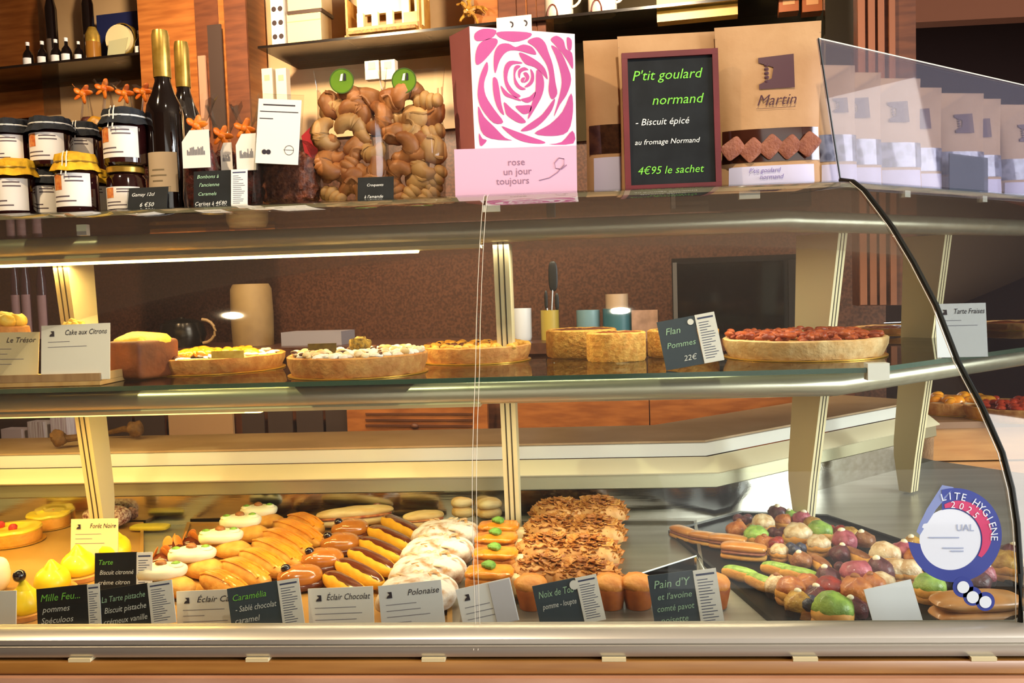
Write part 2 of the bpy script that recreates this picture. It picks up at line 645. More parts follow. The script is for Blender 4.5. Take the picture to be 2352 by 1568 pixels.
# second-run front pane (beyond the black seal)
mb = MB()
vs = [tuple(corner(y) + Vector((.005, 0, CZ + z))) for y, z in prof] + [tuple(sq(corner(y), 1.2) + Vector((0, 0, CZ + z))) for y, z in prof]
mb.add(vs, [tuple(range(n)), tuple(reversed(range(n, 2 * n)))] + [(i, i + n, (i + 1) % n + n, (i + 1) % n) for i in range(n)])
cpart('front_pane', mb, GFRONT)
# upright glass screen standing on the second run's top shelf, in front of the bags
pb0 = corner(1.534) + Vector((0, 0, CZ + .164))
sc = MB()
t0 = at(1880, 88, plane=(N2, (corner(1.56)).dot(N2)))
hgt = t0.z
b0 = sq(corner(1.534), (corner(1.534) - CREF).dot(D2) + .0)
a0 = Vector((b0.x, b0.y, CZ + .164)); a1 = a0 + D2 * 1.3
u0 = Vector((t0.x, t0.y, hgt)); u1 = u0 + D2 * 1.3
off = -N2 * .004
vs = [a0, a1, u1, u0, a0 + off, a1 + off, u1 + off, u0 + off]
sc.add([tuple(v) for v in vs], [(0, 1, 2, 3), (7, 6, 5, 4), (0, 4, 5, 1), (1, 5, 6, 2), (2, 6, 7, 3), (3, 7, 4, 0)])
cpart('glass_screen', sc, GSCREEN, smooth=False)
mb = MB(); mb.tube([tuple(a0), tuple(u0)], .0016, 6); cpart('screen_seal', mb, BLACKR)
mb = MB(); mb.tube([tuple(u0), tuple(u1)], .0012, 6); cpart('screen_edge', mb, edge)
# end panel of the second run
mb = MB(); e0, e1 = R2(.80, .2, 0), R2(.80, -.30, 0)

# lamps of the case: warm strips over the left module, paler over the right one
def strip(name, p, q, y, z, energy, col):
    o = area(name, ((p + q) / 2, y, CZ + z), ((p + q) / 2, y - .02, CZ + z - 1), q - p, energy, col, .02)
    return o


strip('case_light', -1.65, -.33, 1.70, .070, 6.0, (1.0, .68, .22))
strip('case_light', -1.60, -.65, 1.552, -.213, 4.0, (1.0, .66, .20))
strip('case_light', -.30, .35, 1.70, .084, 1.6, (1.0, .88, .66))
strip('case_light', -.60, .40, 1.552, -.207, 2.2, (1.0, .84, .56))

# ------------------------------------------------------------------ room shell
BN = Vector((math.sin(R(9)), math.cos(R(9)), 0))         # back units stand turned by 9 degrees
BU = Vector((math.cos(R(9)), -math.sin(R(9)), 0))
BC = Vector((-1.25, 3.15, 0)).dot(BN)


def bp(px, py, off=0.0):
    """pixel -> point on the plane `off` behind the front edge of the back shelves"""
    return at(px, py, plane=(BN, BC + off))


def BM(p):
    return Matrix.Translation(p) @ Matrix.Rotation(-R(9), 4, 'Z')


def bpp(px, py, off=0.0):
    p = bp(px, py, off)
    return (p - Vector((0, 0, CZ))).dot(CF) / F


mb = MB(); mb.box((0, 2.0, -.01), (9, 8.5, .02)); struct('floor', mb, FLOORM)
mb = MB(); mb.box((0, 1.9, 3.01), (9, 8.8, .02)); struct('ceiling', mb, mat('ceiling_paint', '#8c7358', rough=0.9))
mb = MB()
c0 = Vector((0, 0, 0)) + BN * (BC + .36) ; kR = (bp(2030, 400, .36) - c0).dot(BU); mb.box((kR / 2 - 1.75, 0, 1.5), (kR + 3.5, .04, 3.0), M=BM(c0))
struct('wall_back', mb, GRAN)
mb = MB(); mb.box((4.3, 4.32, 1.5), (.05, 3.45, 3.0)); struct('wall_right', mb, mat('dark_brown_wall', '#3a2018', '#45281c', scale=3, rough=0.8))  # unseen, cut to this length to darken the second pane's reflection
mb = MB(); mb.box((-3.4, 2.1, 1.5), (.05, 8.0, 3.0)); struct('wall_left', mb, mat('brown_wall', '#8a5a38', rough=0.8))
mb = MB(); mb.box((-1.5, -1.9, 1.5), (3.8, .05, 3.0)); struct('wall_front', mb, mat('brown_wall', '#8a5a38'))  # unseen, added to darken what the left of the base rail mirrors
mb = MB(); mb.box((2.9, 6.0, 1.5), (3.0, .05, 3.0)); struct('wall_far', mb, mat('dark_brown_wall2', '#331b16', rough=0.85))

# ------------------------------------------------------------------ back of the shop: shelves, panels, counter
CREAMP = mat('cream_back_panel', '#d3b083', '#c7a274', scale=5, rough=0.6)
GLASSD = mat('dark_bottle_glass', '#120b0a', rough=0.06, spec=0.8, coat=0.5)
LABELW = mat('paper_label', '#ece6de', rough=0.7)
GOLDF = mat('gold_foil', '#c9a24c', '#a8822f', scale=40, rough=0.3, metal=0.6)
KRAFT = mat('kraft_paper', '#c49a6c', '#b98d5e', scale=12, rough=0.7, bump=0.15, bscale=60)
INK = mat('dark_ink', '#2a2430', rough=0.8)
INKB = mat('blue_ink', '#3c4468', rough=0.8)


def bbox_px(name, label, cat, l, t, r, b, off, depth, m, group=None, tilt=0.0, extra=None, smooth=False, zb=None):
    """box whose front shows between photo pixels l..r, t..b on the back plane"""
    k = bpp((l + r) / 2, (t + b) / 2, off)
    p = bp((l + r) / 2, b, off)
    w, h = (r - l) * k, (b - t) * k
    if zb:
        h = p.z + h - zb
        p.z = zb
    o = thing(name, label, cat, p, -R(9), group)
    mb = MB(); mb.box((0, depth / 2, h / 2), (w, depth, h)); mb.build('body', m, o, smooth=smooth)
    if extra:
        extra(o, w, h, depth)
    return o


zc = at(900, 790, plane=(BN, BC)).z                 # height of the rear counter
cn = thing('rear_counter', 'wooden rear counter with drawers and open slots along the back wall', 'counter', (0, 0, 0))
k0 = Vector((-.5, 0, 0)); k0 = BN * BC + BU * (k0.dot(BU))
M0 = BM(BN * (BC - .06))
mb = MB(); kQ = (bp(1962, 800, 0) - BN * BC).dot(BU); mb.box((kQ / 2 - 1.6, .18, zc - .018), (kQ + 3.2, .40, .035), M=M0); mb.build('countertop', mat('counter_stone', '#4a2c20', '#5c3828', scale=40, rough=.3), cn, smooth=False)
mb = MB(); mb.box((kQ / 2 - 1.6, .22, (zc - .036) / 2), (kQ + 3.2, .34, zc - .037), M=M0); mb.build('carcass', OAKD, cn, smooth=False)
# compartments and drawers seen between the middle shelf and the worktop
for l, r in ((215, 300), (310, 332), (340, 378)):
    pass


def front_px(l, t, r, b, off, d, m, name, parent):
    p0, p1 = bp(l, b, off), bp(r, t, off)
    k = (p1 - p0).dot(BU)
    mb = MB(); mb.box((k / 2, -d / 2, (p1.z - p0.z) / 2), (k, d, p1.z - p0.z), M=BM(p0)); return mb.build(name, m, parent, smooth=False)


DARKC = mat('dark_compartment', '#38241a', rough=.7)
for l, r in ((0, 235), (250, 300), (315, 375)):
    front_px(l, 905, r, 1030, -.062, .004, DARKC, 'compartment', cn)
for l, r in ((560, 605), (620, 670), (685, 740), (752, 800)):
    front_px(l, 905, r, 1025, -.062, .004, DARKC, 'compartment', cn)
front_px(395, 900, 535, 1030, -.062, .012, mat('beige_panel', '#a87f58', rough=.5), 'door', cn)
for l, r in ((805, 1120), (1160, 1490), (1496, 1900)):
    dr = front_px(l, 880, r, 1028, -.062, .018, OAKH, 'drawer', cn)
    if l < 1000:
        for i, zz in enumerate((948, 962, 975)):
            g = front_px(l + 35, zz, r - 35, zz + 4, -.081, .004, OAKD, 'moulding', dr)
        p = bp(952, 978, -.086); mb = MB(); mb.blob((0, 0, 0), (.014, .01, .01), M=BM(p)); mb.build('knob', OAKD, dr)

# wall cabinet frame with cream back panels and glass shelves
cab = thing('wall_cabinet', 'tall oak wall cabinet with cream back panels and glass shelves above the counter', 'cabinet', (0, 0, 0))
WB = .33


def pil(l, r, name, m, off=-.01, d=.34, t=-300, b=560):
    return front_px(l, t, r, b, off + d, d, m, name, cab)


pil(452, 592, 'pillar', OAK, -.01, .30)
pil(478, 486, 'groove', OAKD, -.016, .01); pil(545, 551, 'groove', OAKD, -.016, .01)
pil(1140, 1262, 'pillar', OAK, .04, .28, b=200)
for l in (1150, 1170, 1192, 1216, 1238):
    pil(l, l + 6, 'groove', OAKD, .034, .01, b=140)
front_px(-600, -300, 110, 330, .33, .01, OAK, 'back_panel', cab)
front_px(110, -300, 470, 330, .33, .01, CREAMP, 'back_panel', cab)
front_px(586, -300, 1150, 330, .33, .01, CREAMP, 'back_panel', cab)
front_px(1262, -300, 1960, 330, .33, .01, mat('bronze_mirror', '#5d5038', rough=.15, metal=.7), 'back_panel', cab)
front_px(1895, -300, 1962, 420, .0, .05, mat('dark_green_side', '#221c12', rough=.2), 'side_panel', cab)
front_px(-600, 330, 1960, 575, .33, .02, GRAN, 'splashback', cab)
for l, r, py, pyr in ((-300, 452, 155, 0), (592, 1900, 115, 0)):
    p = bp(l, (155 if l < 0 else 112), 0)
    p0 = bp(60, 150, 0) if l < 0 else bp(800, 88, 0)
    z = p0.z
    a = bp(l, 100, 0); b = bp(r, 60, 0)
    wd = (b - a).dot(BU)
    base = Vector((a.x, a.y, z))
    mb = MB(); mb.box((wd / 2, .165, 0), (wd, .326, .008), M=BM(base)); mb.build('glass_shelf', GSHELF, cab, smooth=False)
    mb = MB(); mb.box((wd / 2, 0, 0), (wd, .004, .009), M=BM(base)); mb.build('shelf_edge', mat('dark_glass_edge', '#1b1410', rough=.2), cab, smooth=False)
ZSL = bp(60, 150, 0).z + .004
ZSR = bp(800, 88, 0).z + .004

# right end: wooden pillar, soffit, dark recess
col = thing('wooden_column', 'reddish wooden column with vertical grooves behind the kraft bags', 'column', (0, 0, 0))
front_px(1958, -400, 2078, 700, .02, .14, OAKD, 'shaft', col)
for l in (1975, 1998, 2020, 2045):
    front_px(l, -400, l + 7, 700, -.122, .01, mat('column_light_edge', '#8a5234', rough=.5), 'moulding', col)
mb = MB()
pa, pb = at(2075, 84, y=4.2), at(2600, -10, y=4.2)
mb.box(((pa.x + pb.x) / 2 + .5, 4.25, pa.z + .56), (pb.x - pa.x + 1.2, .1, 1.0)); struct('trim_1', mb, mat('terracotta_soffit', '#7c4527', rough=.8))


def small_bottle(name, label, px, top, bot, off, group, m=GLASSD, lab=True, z=None, cap=None):
    p = bp(px, bot, off); k = bpp(px, bot, off)
    if z:
        p.z = z
    h = (bot - top) * k
    o = thing(name, label, 'bottle', p, 0, group)
    r = h * .2
    MB().lathe([(0, 0), (r, 0), (r, h * .45), (r * .8, h * .58), (r * .32, h * .72), (r * .3, h * .92), (0, h * .92)], 16).build('body', m, o)
    MB().lathe([(r * .36, h * .86), (r * .38, h), (0, h)], 12).build('cap', cap or LABELW, o)
    if lab:
        MB().lathe([(r * 1.02, h * .08), (r * 1.02, h * .36)], 12, a0=-2.6, a1=-.5).build('label', LABELW, o)
    return o


names = ['leftmost', 'second', 'third', 'fourth', 'fifth']
for i, (x, t) in enumerate(((66, 92), (99, 90), (130, 86), (154, 82), (182, 90))):
    small_bottle('miniature_bottle', 'dark miniature bottle with pale cap on upper glass shelf, %s from the left' % names[i], x, t, 150 - i * 3, .05, 'miniature bottles on the upper left glass shelf', z=ZSL)
for i, (x, t, b) in enumerate(((322, 58, 116), (349, 54, 112), (378, 52, 108))):
    small_bottle('miniature_bottle', 'dark miniature bottle %s on upper glass shelf' % ('just right of the gold-rimmed card', 'between two other miniatures near the blue panel', 'just behind the front wine bottle top')[i], x, t, b, .05, 'miniature bottles on the upper left glass shelf', z=ZSL)
for i, (x, w, lab_) in enumerate(((122, 26, 'tall dark bottle at the left with only its base in the picture'), (207, 26, 'tall dark bottle behind the gold jar, its neck out of the picture'), (418, 54, 'broad black green bottle at the right end of the upper shelf'))):
    p = bp(x, 120, .18); k = bpp(x, 120, .18); p.z = ZSL; r = w * k / 2
    o = thing('tall_bottle', lab_, 'bottle', p)
    MB().lathe([(0, 0), (r, 0), (r, .26), (r * .4, .32), (r * .4, .40), (0, .40)], 20).build('body', GLASSD, o)
    MB().lathe([(r * 1.01, .05), (r * 1.01, .14)], 14, a0=-2.3, a1=-1.2).build('label', mat('dim_label', '#6c5a4c', rough=.7), o)
# gold jar, card, blue panel
p = bp(217, 160, .06); k = bpp(217, 150, .06); p.z = ZSL
o = thing('gold_lidded_jar', 'small amber jar with a gold lid at the edge of upper glass shelf', 'jar', p)
r = 17 * k; MB().lathe([(0, 0), (r, 0), (r, 44 * k), (0, 44 * k)], 20).build('body', mat('amber_glass', '#8a5a20', rough=.15), o)
MB().lathe([(r * .9, 44 * k), (r * .95, 44 * k), (r * .95, 60 * k), (r * .5, 78 * k), (0, 80 * k)], 20).build('lid', GOLDF, o)
p = bp(272, 116, .05); k = bpp(272, 116, .05); p.z = ZSL
o = thing('price_card', 'tilted pale greenish price card standing among the miniature bottles', 'card', p, -R(9))
MB().prism([(-32 * k, 0), (12 * k, 0), (26 * k, 46 * k), (-24 * k, 42 * k)], 0, .003).build('card', mat('sage_card', '#b9b48a', rough=.7), o, smooth=False)
p = bp(275, 80, .10); p.z = ZSL
o = thing('round_cheese_box', 'round cream and gold box showing above the tilted card', 'box', p, -R(9))
MB().lathe([(0, -.012), (.055, -.012), (.055, .012), (0, .012)], 24, M=Matrix.Translation((0, 0, .085)) @ Matrix.Rotation(R(90), 4, 'X')).build('lid', mat('cream_lid', '#e8d5a4', rough=.5), o)
MB().lathe([(.056, -.013), (.060, -.013), (.060, .013), (.056, .013)], 24, M=Matrix.Translation((.012, .004, .085)) @ Matrix.Rotation(R(90), 4, 'X')).build('rim', GOLDF, o)
MB().box((0, 0, .014), (.05, .03, .028)).build('stand', OAKD, o, smooth=False)
bbox_px('blue_gift_box', 'navy blue box leaning at the back of the upper left shelf', 'box', 215, 28, 400, 140, .2, .02, mat('navy_card', '#1c2350', rough=.5))
# brochures leaning right of the bottles
for i, (l, t, r_, b_, c) in enumerate(((462, 130, 480, 300, '#a77a60'), (486, 60, 520, 300, '#3a2a22'))):
    bbox_px('leaning_brochure', ('narrow pink-brown brochure standing behind the second wine bottle', 'tall dark brochure leaning on the oak pillar')[i], 'brochure', l, t, r_, b_, -.05, .008, mat('brochure%d' % i, c, rough=.5))

# centre upper shelf: dotted box, cream cartons, hamper
def dots(o, w, h, d):
    for i in range(5):
        for sx in (-.25, .25):
            MB().lathe([(0, 0), (w * .19, 0)], 14, M=Matrix.Translation((sx * w, -.0008, h * (.12 + .19 * i))) @ Matrix.Rotation(R(90), 4, 'X')).build('berry_print', mat('black_berry', '#2a1512', rough=.6), o)


bbox_px('tall_box', 'tall white box printed with black berry dots beside the cream cartons', 'box', 624, -60, 656, 104, .03, .05, mat('white_box', '#d9cdbf', rough=.6), extra=dots)
bbox_px('cream_carton', 'cream carton lying lower beside the dotted box', 'box', 658, 30, 742, 96, .04, .09, mat('cream_carton', '#dcbb83', rough=.6), extra=lambda o, w, h, d: (MB().box((0, -.0005, h * .72), (w, .001, h * .03)).build('band', mat('tan_band', '#c49a62'), o, smooth=False)))
bbox_px('cream_carton', 'upper cream carton resting above a dark gap beside the dotted box', 'box', 658, -60, 742, 22, .04, .09, mat('cream_carton', '#dcbb83', rough=.6))
# put a small dark tray between the two cartons
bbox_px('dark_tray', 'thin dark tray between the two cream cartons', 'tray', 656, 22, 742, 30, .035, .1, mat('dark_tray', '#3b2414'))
hp = bp(880, 100, .02); hk = bpp(880, 100, .02); hp.z = ZSR
hm = thing('gift_hamper', 'golden wooden gift crate with cream packets on the glass shelf', 'gift box', hp, -R(9))
w, h = 150 * hk, 150 * hk
mb = MB(); mb.box((0, .06, .006), (w * 1.25, .12, .012)); mb.box((-w * .58, .06, h * .3), (.008, .12, h * .6)); mb.box((w * .58, .06, h * .3), (.008, .12, h * .6)); mb.box((0, .116, h * .5), (w * 1.2, .008, h)); mb.box((0, .004, h * .08), (w * 1.2, .008, h * .16))
mb.build('crate', mat('gold_wood', '#c0883a', '#a8702c', scale=5, stretch=(1, 8, 8)), hm, smooth=False)
CRP = mat('cream_packet', '#f2e2a8', rough=.4)
for i, (x, z, ww, hh) in enumerate(((-.38, .18, .10, .3), (-.14, .18, .10, .3), (.10, .18, .10, .3), (.34, .35, .12, .6), (.55, .38, .12, .6), (-.1, .55, .75, .42), (.46, .12, .26, .3))):
    MB().box((x * w, .02 + (.03 if i == 5 else 0) + (.015 if i in (3, 4) else 0), z * h + .012), (ww * w, .02, hh * h)).build('packet', CRP if i < 6 else mat('yellow_packet', '#d9a83e', rough=.4), hm, smooth=False)
mb = MB(); mb.box((0, .02, h * .02 + .012), (w * 1.1, .07, h * .05)); mb.build('straw', mat('straw', '#b07a2c', '#7c4a18', scale=90, bump=.5), hm)
# pale card stands below the shelf
for i, (x, y0, y1, ww) in enumerate(((616, 158, 235, 26), (648, 158, 235, 26), (855, 140, 182, 34), (892, 138, 182, 34))):
    bbox_px('small_white_box', ('slim white box with a square print left of its twin', 'slim white box with a square print right of its twin', 'small pale box above the left clear bag', 'small pale box between the two green stickers')[i], 'box', x - ww / 2, y0, x + ww / 2, y1, -.02, .03, mat('pale_box', '#c9b79c', rough=.5),
            extra=lambda o, w, h, d: MB().box((0, -.0006, h * .72), (w * .5, .0008, w * .5)).build('print', mat('pale_print', '#a38c70'), o, smooth=False))

# ribbons, slatted rack, mugs and books at the right
RIB = mat('gold_ribbon', '#c08a34', '#7a4c18', scale=20, rough=.35)
rp = bp(1078, 45, .02); rp.z = ZSR + .02
rb = thing('ribbon_bow', 'curled golden ribbon bow hanging over the shelf above the pink box', 'ribbon', rp, -R(9))
mb = MB(); random.seed(3)
for i in range(7):
    a = random.uniform(0, 6.28); L = random.uniform(.04, .07)
    pts = [Vector((math.cos(a) * L * t, .01 * math.sin(9 * t + i), math.sin(a) * L * t * .8 + .02 * math.sin(3.1 * t) + .02)) for t in [j / 8 for j in range(9)]]
    mb.tube(pts, [.009 * (1 - .6 * j / 8) for j in range(9)], 6)
mb.build('loops', RIB, rb)
bbox_px('striped_card', 'white card with black scroll print tilted behind the pink box', 'card', 1140, 38, 1222, 75, -.03, .004, mat('white_scroll', '#d8cabd'), extra=lambda o, w, h, d: [MB().lathe([(.006, 0), (.011, 0)], 14, a0=-1.2, a1=1.7, M=Matrix.Translation((x * w, -.0008, h * .5)) @ Matrix.Rotation(R(90), 4, 'X')).build('scroll_print', INK, o) for x in (-.1, .3)])
WHM = mat('mug_white', '#e3d2bd', rough=.25)
for i, (x, lab_) in enumerate(((1285, 'white mug with orange print and dark arch, nearer the pink box'), (1385, 'white mug with orange print, right of its twin'))):
    p = bp(x, 60, .05); k = bpp(x, 60, .05); p.z = ZSR
    o = thing('souvenir_mug', lab_, 'mug', p, -R(9), 'mugs on the upper shelf')
    r = 33 * k; h = 105 * k
    MB().lathe([(0, 0), (r * .9, 0), (r, h * .1), (r, h), (r * .92, h), (r * .88, h * .12), (0, h * .1)], 28).build('body', WHM, o)
    MB().tube([(r * .95 + .7 * r * math.sin(t), -.3 * r, h * .5 - h * .28 * math.cos(t)) for t in [j * math.pi / 8 for j in range(9)]], .0045, 8).build('handle', WHM, o)
    MB().lathe([(r * 1.01, h * .4), (r * 1.01, h * .8)], 10, a0=-1.3, a1=-.5).build('orange_print', mat('orange_print', '#d9822c'), o)
    MB().tube([(-.3 * r + .35 * r * math.cos(t), -r * .96, h * .02 + .035 * math.sin(t)) for t in [j * math.pi / 10 for j in range(11)]], .003, 6).build('dark_arch', mat('arch_brown', '#5c2a1c'), o)
bbox_px('yellow_book', 'golden yellow book lying along the upper right shelf', 'book', 1510, -40, 1692, 42, .04, .05, mat('golden_cover', '#c8922e', '#a8701c', scale=10, rough=.4))
for i, x in enumerate((1812, 1866)):
    bbox_px('orange_tin', ('small orange tin at the far right of upper shelf, left one', 'small orange tin at the far right of upper shelf, right one')[i], 'tin', x - 22, -50, x + 22, 26, .04, .06, mat('orange_tin', '#8a4518', rough=.4), extra=lambda o, w, h, d: MB().box((0, -.0006, h * .4), (w * .6, .001, h * .4)).build('label', mat('tan_label', '#b07a4a'), o, smooth=False))

# ------------------------------------------------------------------ things on the rear counter, seen under the top rail
def cpx(px, top, off=.08):
    p = bp(px, 700, off); k = bpp(px, 700, off); p.z = zc
    h = bp(px, top, off).z - zc
    return p, k, h


p, k, h = cpx(578, 652)
o = thing('bread_paper_roll', 'tall beige paper roll standing on the rear counter behind the tarts', 'paper roll', p)
MB().lathe([(0, 0), (46 * k, 0), (48 * k, h * .5), (46 * k, h * .92), (40 * k, h), (0, h)], 28).build('roll', mat('beige_roll', '#9a7a4a', '#7d5f38', scale=6, rough=.7), o)
p, k, h = cpx(415, 728)
o = thing('metal_teapot', 'dark metal teapot on rear counter right of the loaf cake', 'teapot', p)
MB().lathe([(0, 0), (44 * k, 0), (54 * k, h * .4), (46 * k, h * .8), (30 * k, h * .92), (8 * k, h * .95), (6 * k, h), (0, h)], 28).build('body', mat('dark_metal', '#3d352c', rough=.2, metal=.8), o)
MB().tube([(48 * k + 30 * k * math.sin(t), 0, h * .5 - h * .4 * math.cos(t)) for t in [j * math.pi / 8 for j in range(9)]], .006, 8).build('handle', mat('tan_handle', '#b08a5a', rough=.5), o)
bbox_px('grey_box', 'flat grey box lying on the rear counter behind the dusted tart', 'box', 640, 762, 790, 792, .0, .12, mat('grey_card', '#8b8286', rough=.6), zb=zc)
CUPS = [(1198, 708, 22, '#cfd2d8', 'white cup beside the central post on the rear counter', 'cup'),
        (1350, 712, 27, '#6f8f98', 'grey blue pot on rear counter left of the teal tub', 'pot')]
for (x, t, rr, c, lab_, cat) in CUPS:
    p, k, h = cpx(x, t)
    o = thing('counter_' + cat, lab_, cat, p); r = rr * k
    MB().lathe([(0, 0), (r * .9, 0), (r, h * .1), (r, h), (r * .92, h), (r * .9, h * .1), (0, h * .08)], 24).build('body', mat('cup' + c[1:], c, rough=.35), o)
p, k, h = cpx(1262, 712)
o = thing('utensil_pot', 'mustard yellow pot holding dark spatulas on the rear counter', 'pot', p); r = 21 * k
MB().lathe([(0, 0), (r, 0), (r, h), (r * .9, h), (r * .9, h * .1), (0, h * .08)], 24).build('body', mat('mustard', '#a8923c', rough=.45), o)
for i, (dx, hh, w_) in enumerate(((8, .26, .016), (-6, .16, .006), (14, .15, .007))):
    u = thing('spatula', ('tall black spatula standing in the mustard pot', 'short dark spoon at left in the mustard pot', 'short dark fork at right in the mustard pot')[i], 'utensil', p + Vector((0, 0, .01)))
    q = Vector((dx * k, 0, hh * .62)); MB().tube([(0, 0, 0), tuple(q)], .003, 6).build('handle', mat('steel_handle', '#9a9690', metal=.8, rough=.3), u)
    MB().blob((dx * k * 1.25, 0, hh * .8), (w_, .004, hh * .2), e=(3, 3)).build('blade', mat('black_nylon', '#141412', rough=.4), u)
p, k, h = cpx(1417, 708)
o = thing('teal_tub', 'round teal tub on the rear counter with beige bowl on top', 'tub', p); r = 33 * k
MB().lathe([(0, 0), (r, 0), (r, h), (0, h)], 28).build('body', mat('teal_tin', '#2f5f6a', rough=.4), o)
o = thing('beige_bowl', 'small beige pot stacked on top of the teal tub', 'bowl', p + Vector((0, 0, h))); r = 26 * k; hh = 33 * k
MB().lathe([(0, 0), (r, 0), (r, hh), (r * .9, hh), (r * .85, .004), (0, .003)], 28).build('body', mat('beige_pot', '#b3977a', rough=.5), o)
bbox_px('picture_block', 'small pinkish picture block left of the microwave', 'picture', 1452, 712, 1512, 788, .05, .03, mat('picture_pink', '#8a6a58', '#b08a74', scale=25, rough=.6), zb=zc)
bbox_px('microwave', 'large black microwave oven standing on the rear counter', 'microwave', 1548, 588, 1860, 786, .0, .26, mat('black_gloss', '#1f1b19', rough=.25), zb=zc,
        extra=lambda o, w, h, d: (MB().box((-w * .08, -.004, h * .5), (w * .76, .008, h * .86)).build('door', mat('black_glass_door', '#171413', rough=.08), o, smooth=False),
                                  MB().box((-w * .475, -.008, h * .5), (w * .03, .014, h * .9)).build('handle', mat('grey_handle', '#56504c', rough=.35), o, smooth=False),
                                  MB().box((w * .41, -.003, h * .5), (w * .15, .006, h * .86)).build('control_panel', mat('dark_panel', '#26211f', rough=.3), o, smooth=False)))
for i, (x, t) in enumerate(((38, 610), (62, 608), (98, 612))):
    p, k, h = cpx(x, t - 60, .06)
    o = thing('syrup_bottle', ('leftmost syrup bottle behind the yellow cake', 'second syrup bottle, close beside the leftmost one', 'syrup bottle standing nearest the left post')[i], 'bottle', p, 0, 'syrup bottles on the rear counter'); r = 11 * k
    MB().lathe([(0, 0), (r, 0), (r, h * .62), (r * .4, h * .78), (r * .35, h * .96), (0, h * .96)], 18).build('body', mat('plum_glass', '#4a2c34', rough=.12), o)
    MB().lathe([(r * 1.03, h * .1), (r * 1.03, h * .5)], 14, a0=-2.8, a1=-.3).build('label', mat('mauve_label', '#b58f96', rough=.6), o)
    MB().lathe([(r * .42, h * .9), (r * .42, h), (0, h)], 14).build('cap', LABELW, o)
# items in the left compartments below
for i, (l, t, r_, b_, c, lab_) in enumerate(((0, 985, 55, 1022, '#b9a6ac', 'pale box in the lower left compartment'), (62, 968, 105, 1020, '#8f7072', 'glass tumbler stack in the lower left compartment'), (115, 950, 158, 1015, '#a88a98', 'pink striped bag left of the slotted post'))):
    bbox_px(('pale_box', 'tumbler_stack', 'striped_bag')[i], lab_, ('box', 'glass', 'bag')[i], l, t, r_, b_, -.13, .05, mat('comp%d' % i, c, '#d8cfd4' if i else c, scale=60, stretch=(8, 1, .1)))
# tan pebbled door stops on the rear worktop
for i, (x, y) in enumerate(((136, 1030), (312, 1008))):
    p = at(x, y, z=CZ - .355)
    p.y = max(2.03, p.y)
    q = at(x, y, y=p.y)
    o = thing('pastry_tongs_rest', ('dark knotted cloth handle on the worktop left of the slotted post', 'dark knotted cloth handle on the worktop right of slotted post')[i], 'handle', (q.x, p.y, CZ - .353))
    MB().blob((0, 0, .024), (.020, .016, .02), amp=.006, fr=60, seed=i).build('knot', mat('knot_brown', '#5a3c1c', '#7a5428', scale=60, rough=.7, bump=.5), o)
    MB().tube([(0, 0, .02), (.04 * (1 - 2 * i), .02, .022), (.085 * (1 - 2 * i), .03, .012)], [.010, .008, .006], 8).build('strap', mat('knot_brown', '#5a3c1c'), o)

# ------------------------------------------------------------------ signs and cards
CHALKB = mat('chalkboard', '#14171a', '#1d2124', scale=20, rough=0.6, spec=0.2)
CHALKG = mat('green_chalk', '#7fd24a', rough=0.9)
CHALKW = mat('white_chalk', '#e6e8e4', rough=0.9)
CHALKT = mat('pale_green_chalk', '#a8cfae', rough=0.9)
CARDW = mat('white_card', '#efece6', rough=0.55)
CARDP = mat('cream_card', '#ecdcb4', rough=0.6)


def plane_sign(name, label, cat, TL, TR, yt, zb, lean=12.0, m=None, th=.002, group=None, wmax=None, yr=None):
    """board whose top corners sit at photo pixels TL, TR at depth yt, leaning back, foot on height zb"""
    a, b = at(*TL, y=yt), at(*TR, y=yr or yt)
    u = (b - a); w = u.length; u.normalize()
    down = Vector((0, 0, -1)); down = (down - u * down.dot(u)).normalized()
    nrm = u.cross(-down).normalized()           # points away from the viewer? fixed below
    if nrm.y < 0:
        nrm = -nrm
    # v: from foot to top; top leans away from the viewer
    v = (-down * math.cos(R(lean)) + nrm * math.sin(R(lean))).normalized()
    n = u.cross(v)                              # faces the viewer
    if n.y > 0:
        n = -n
    low = min(a.z, b.z)
    h = (low - zb) / max(.2, v.z)
    o = bpy.data.objects.new(name, None); COL.objects.link(o)
    org = a - v * h
    # make the foot level touch zb
    yv = -n
    o.matrix_world = Matrix(((u.x, yv.x, v.x, org.x), (u.y, yv.y, v.y, org.y), (u.z, yv.z, v.z, org.z), (0, 0, 0, 1)))
    tag(o, label, cat, group)
    d = b.z - a.z
    mb = MB(); mb.box((w / 2, th / 2, h / 2), (w, th, h)); mb.build('board', m or CARDW, o, smooth=False)
    return o, w, h


def price_list(o, x, w, h, z0=0.0):
    mb = MB(); mb.box((x + w / 2, -.0006, z0 + h / 2), (w, .0014, h)); st = mb.build('price_list', CARDW, o, smooth=False)
    mb = MB(); rule(mb, x + w * .1, z0 + h * .90, w * .8, h * .035, y=-.0016)
    k = 0; z = .82; rnd = random.Random(int(x * 1e5))
    while z > .05:
        rule(mb, x + w * .12, z0 + h * z, w * rnd.uniform(.35, .75), h * .013, y=-.0016); z -= .052
    mb.build('list_lines', INKB, st, smooth=False)


def chalk(o, w, lines, x0=.006, m2=None):
    """lines: (text, x, z, size, material)"""
    by = {}
    for t, x, z, s, m in lines:
        by.setdefault(m.name, (m, MB()))[1]
        tmp = MB(); glyphs(tmp, t, 0, 0, s, shear=.25, bold=0.0)
        if not tmp.v:
            continue
        k = min(1.0, (w - x - .005) / max(v[0] for v in tmp.v))
        by[m.name][1].add([(x + v[0] * k, -.0009, z + v[2]) for v in tmp.v], tmp.f)
    for m, mb in by.values():
        if mb.v:
            mb.build('lettering_print', m, o, smooth=False)


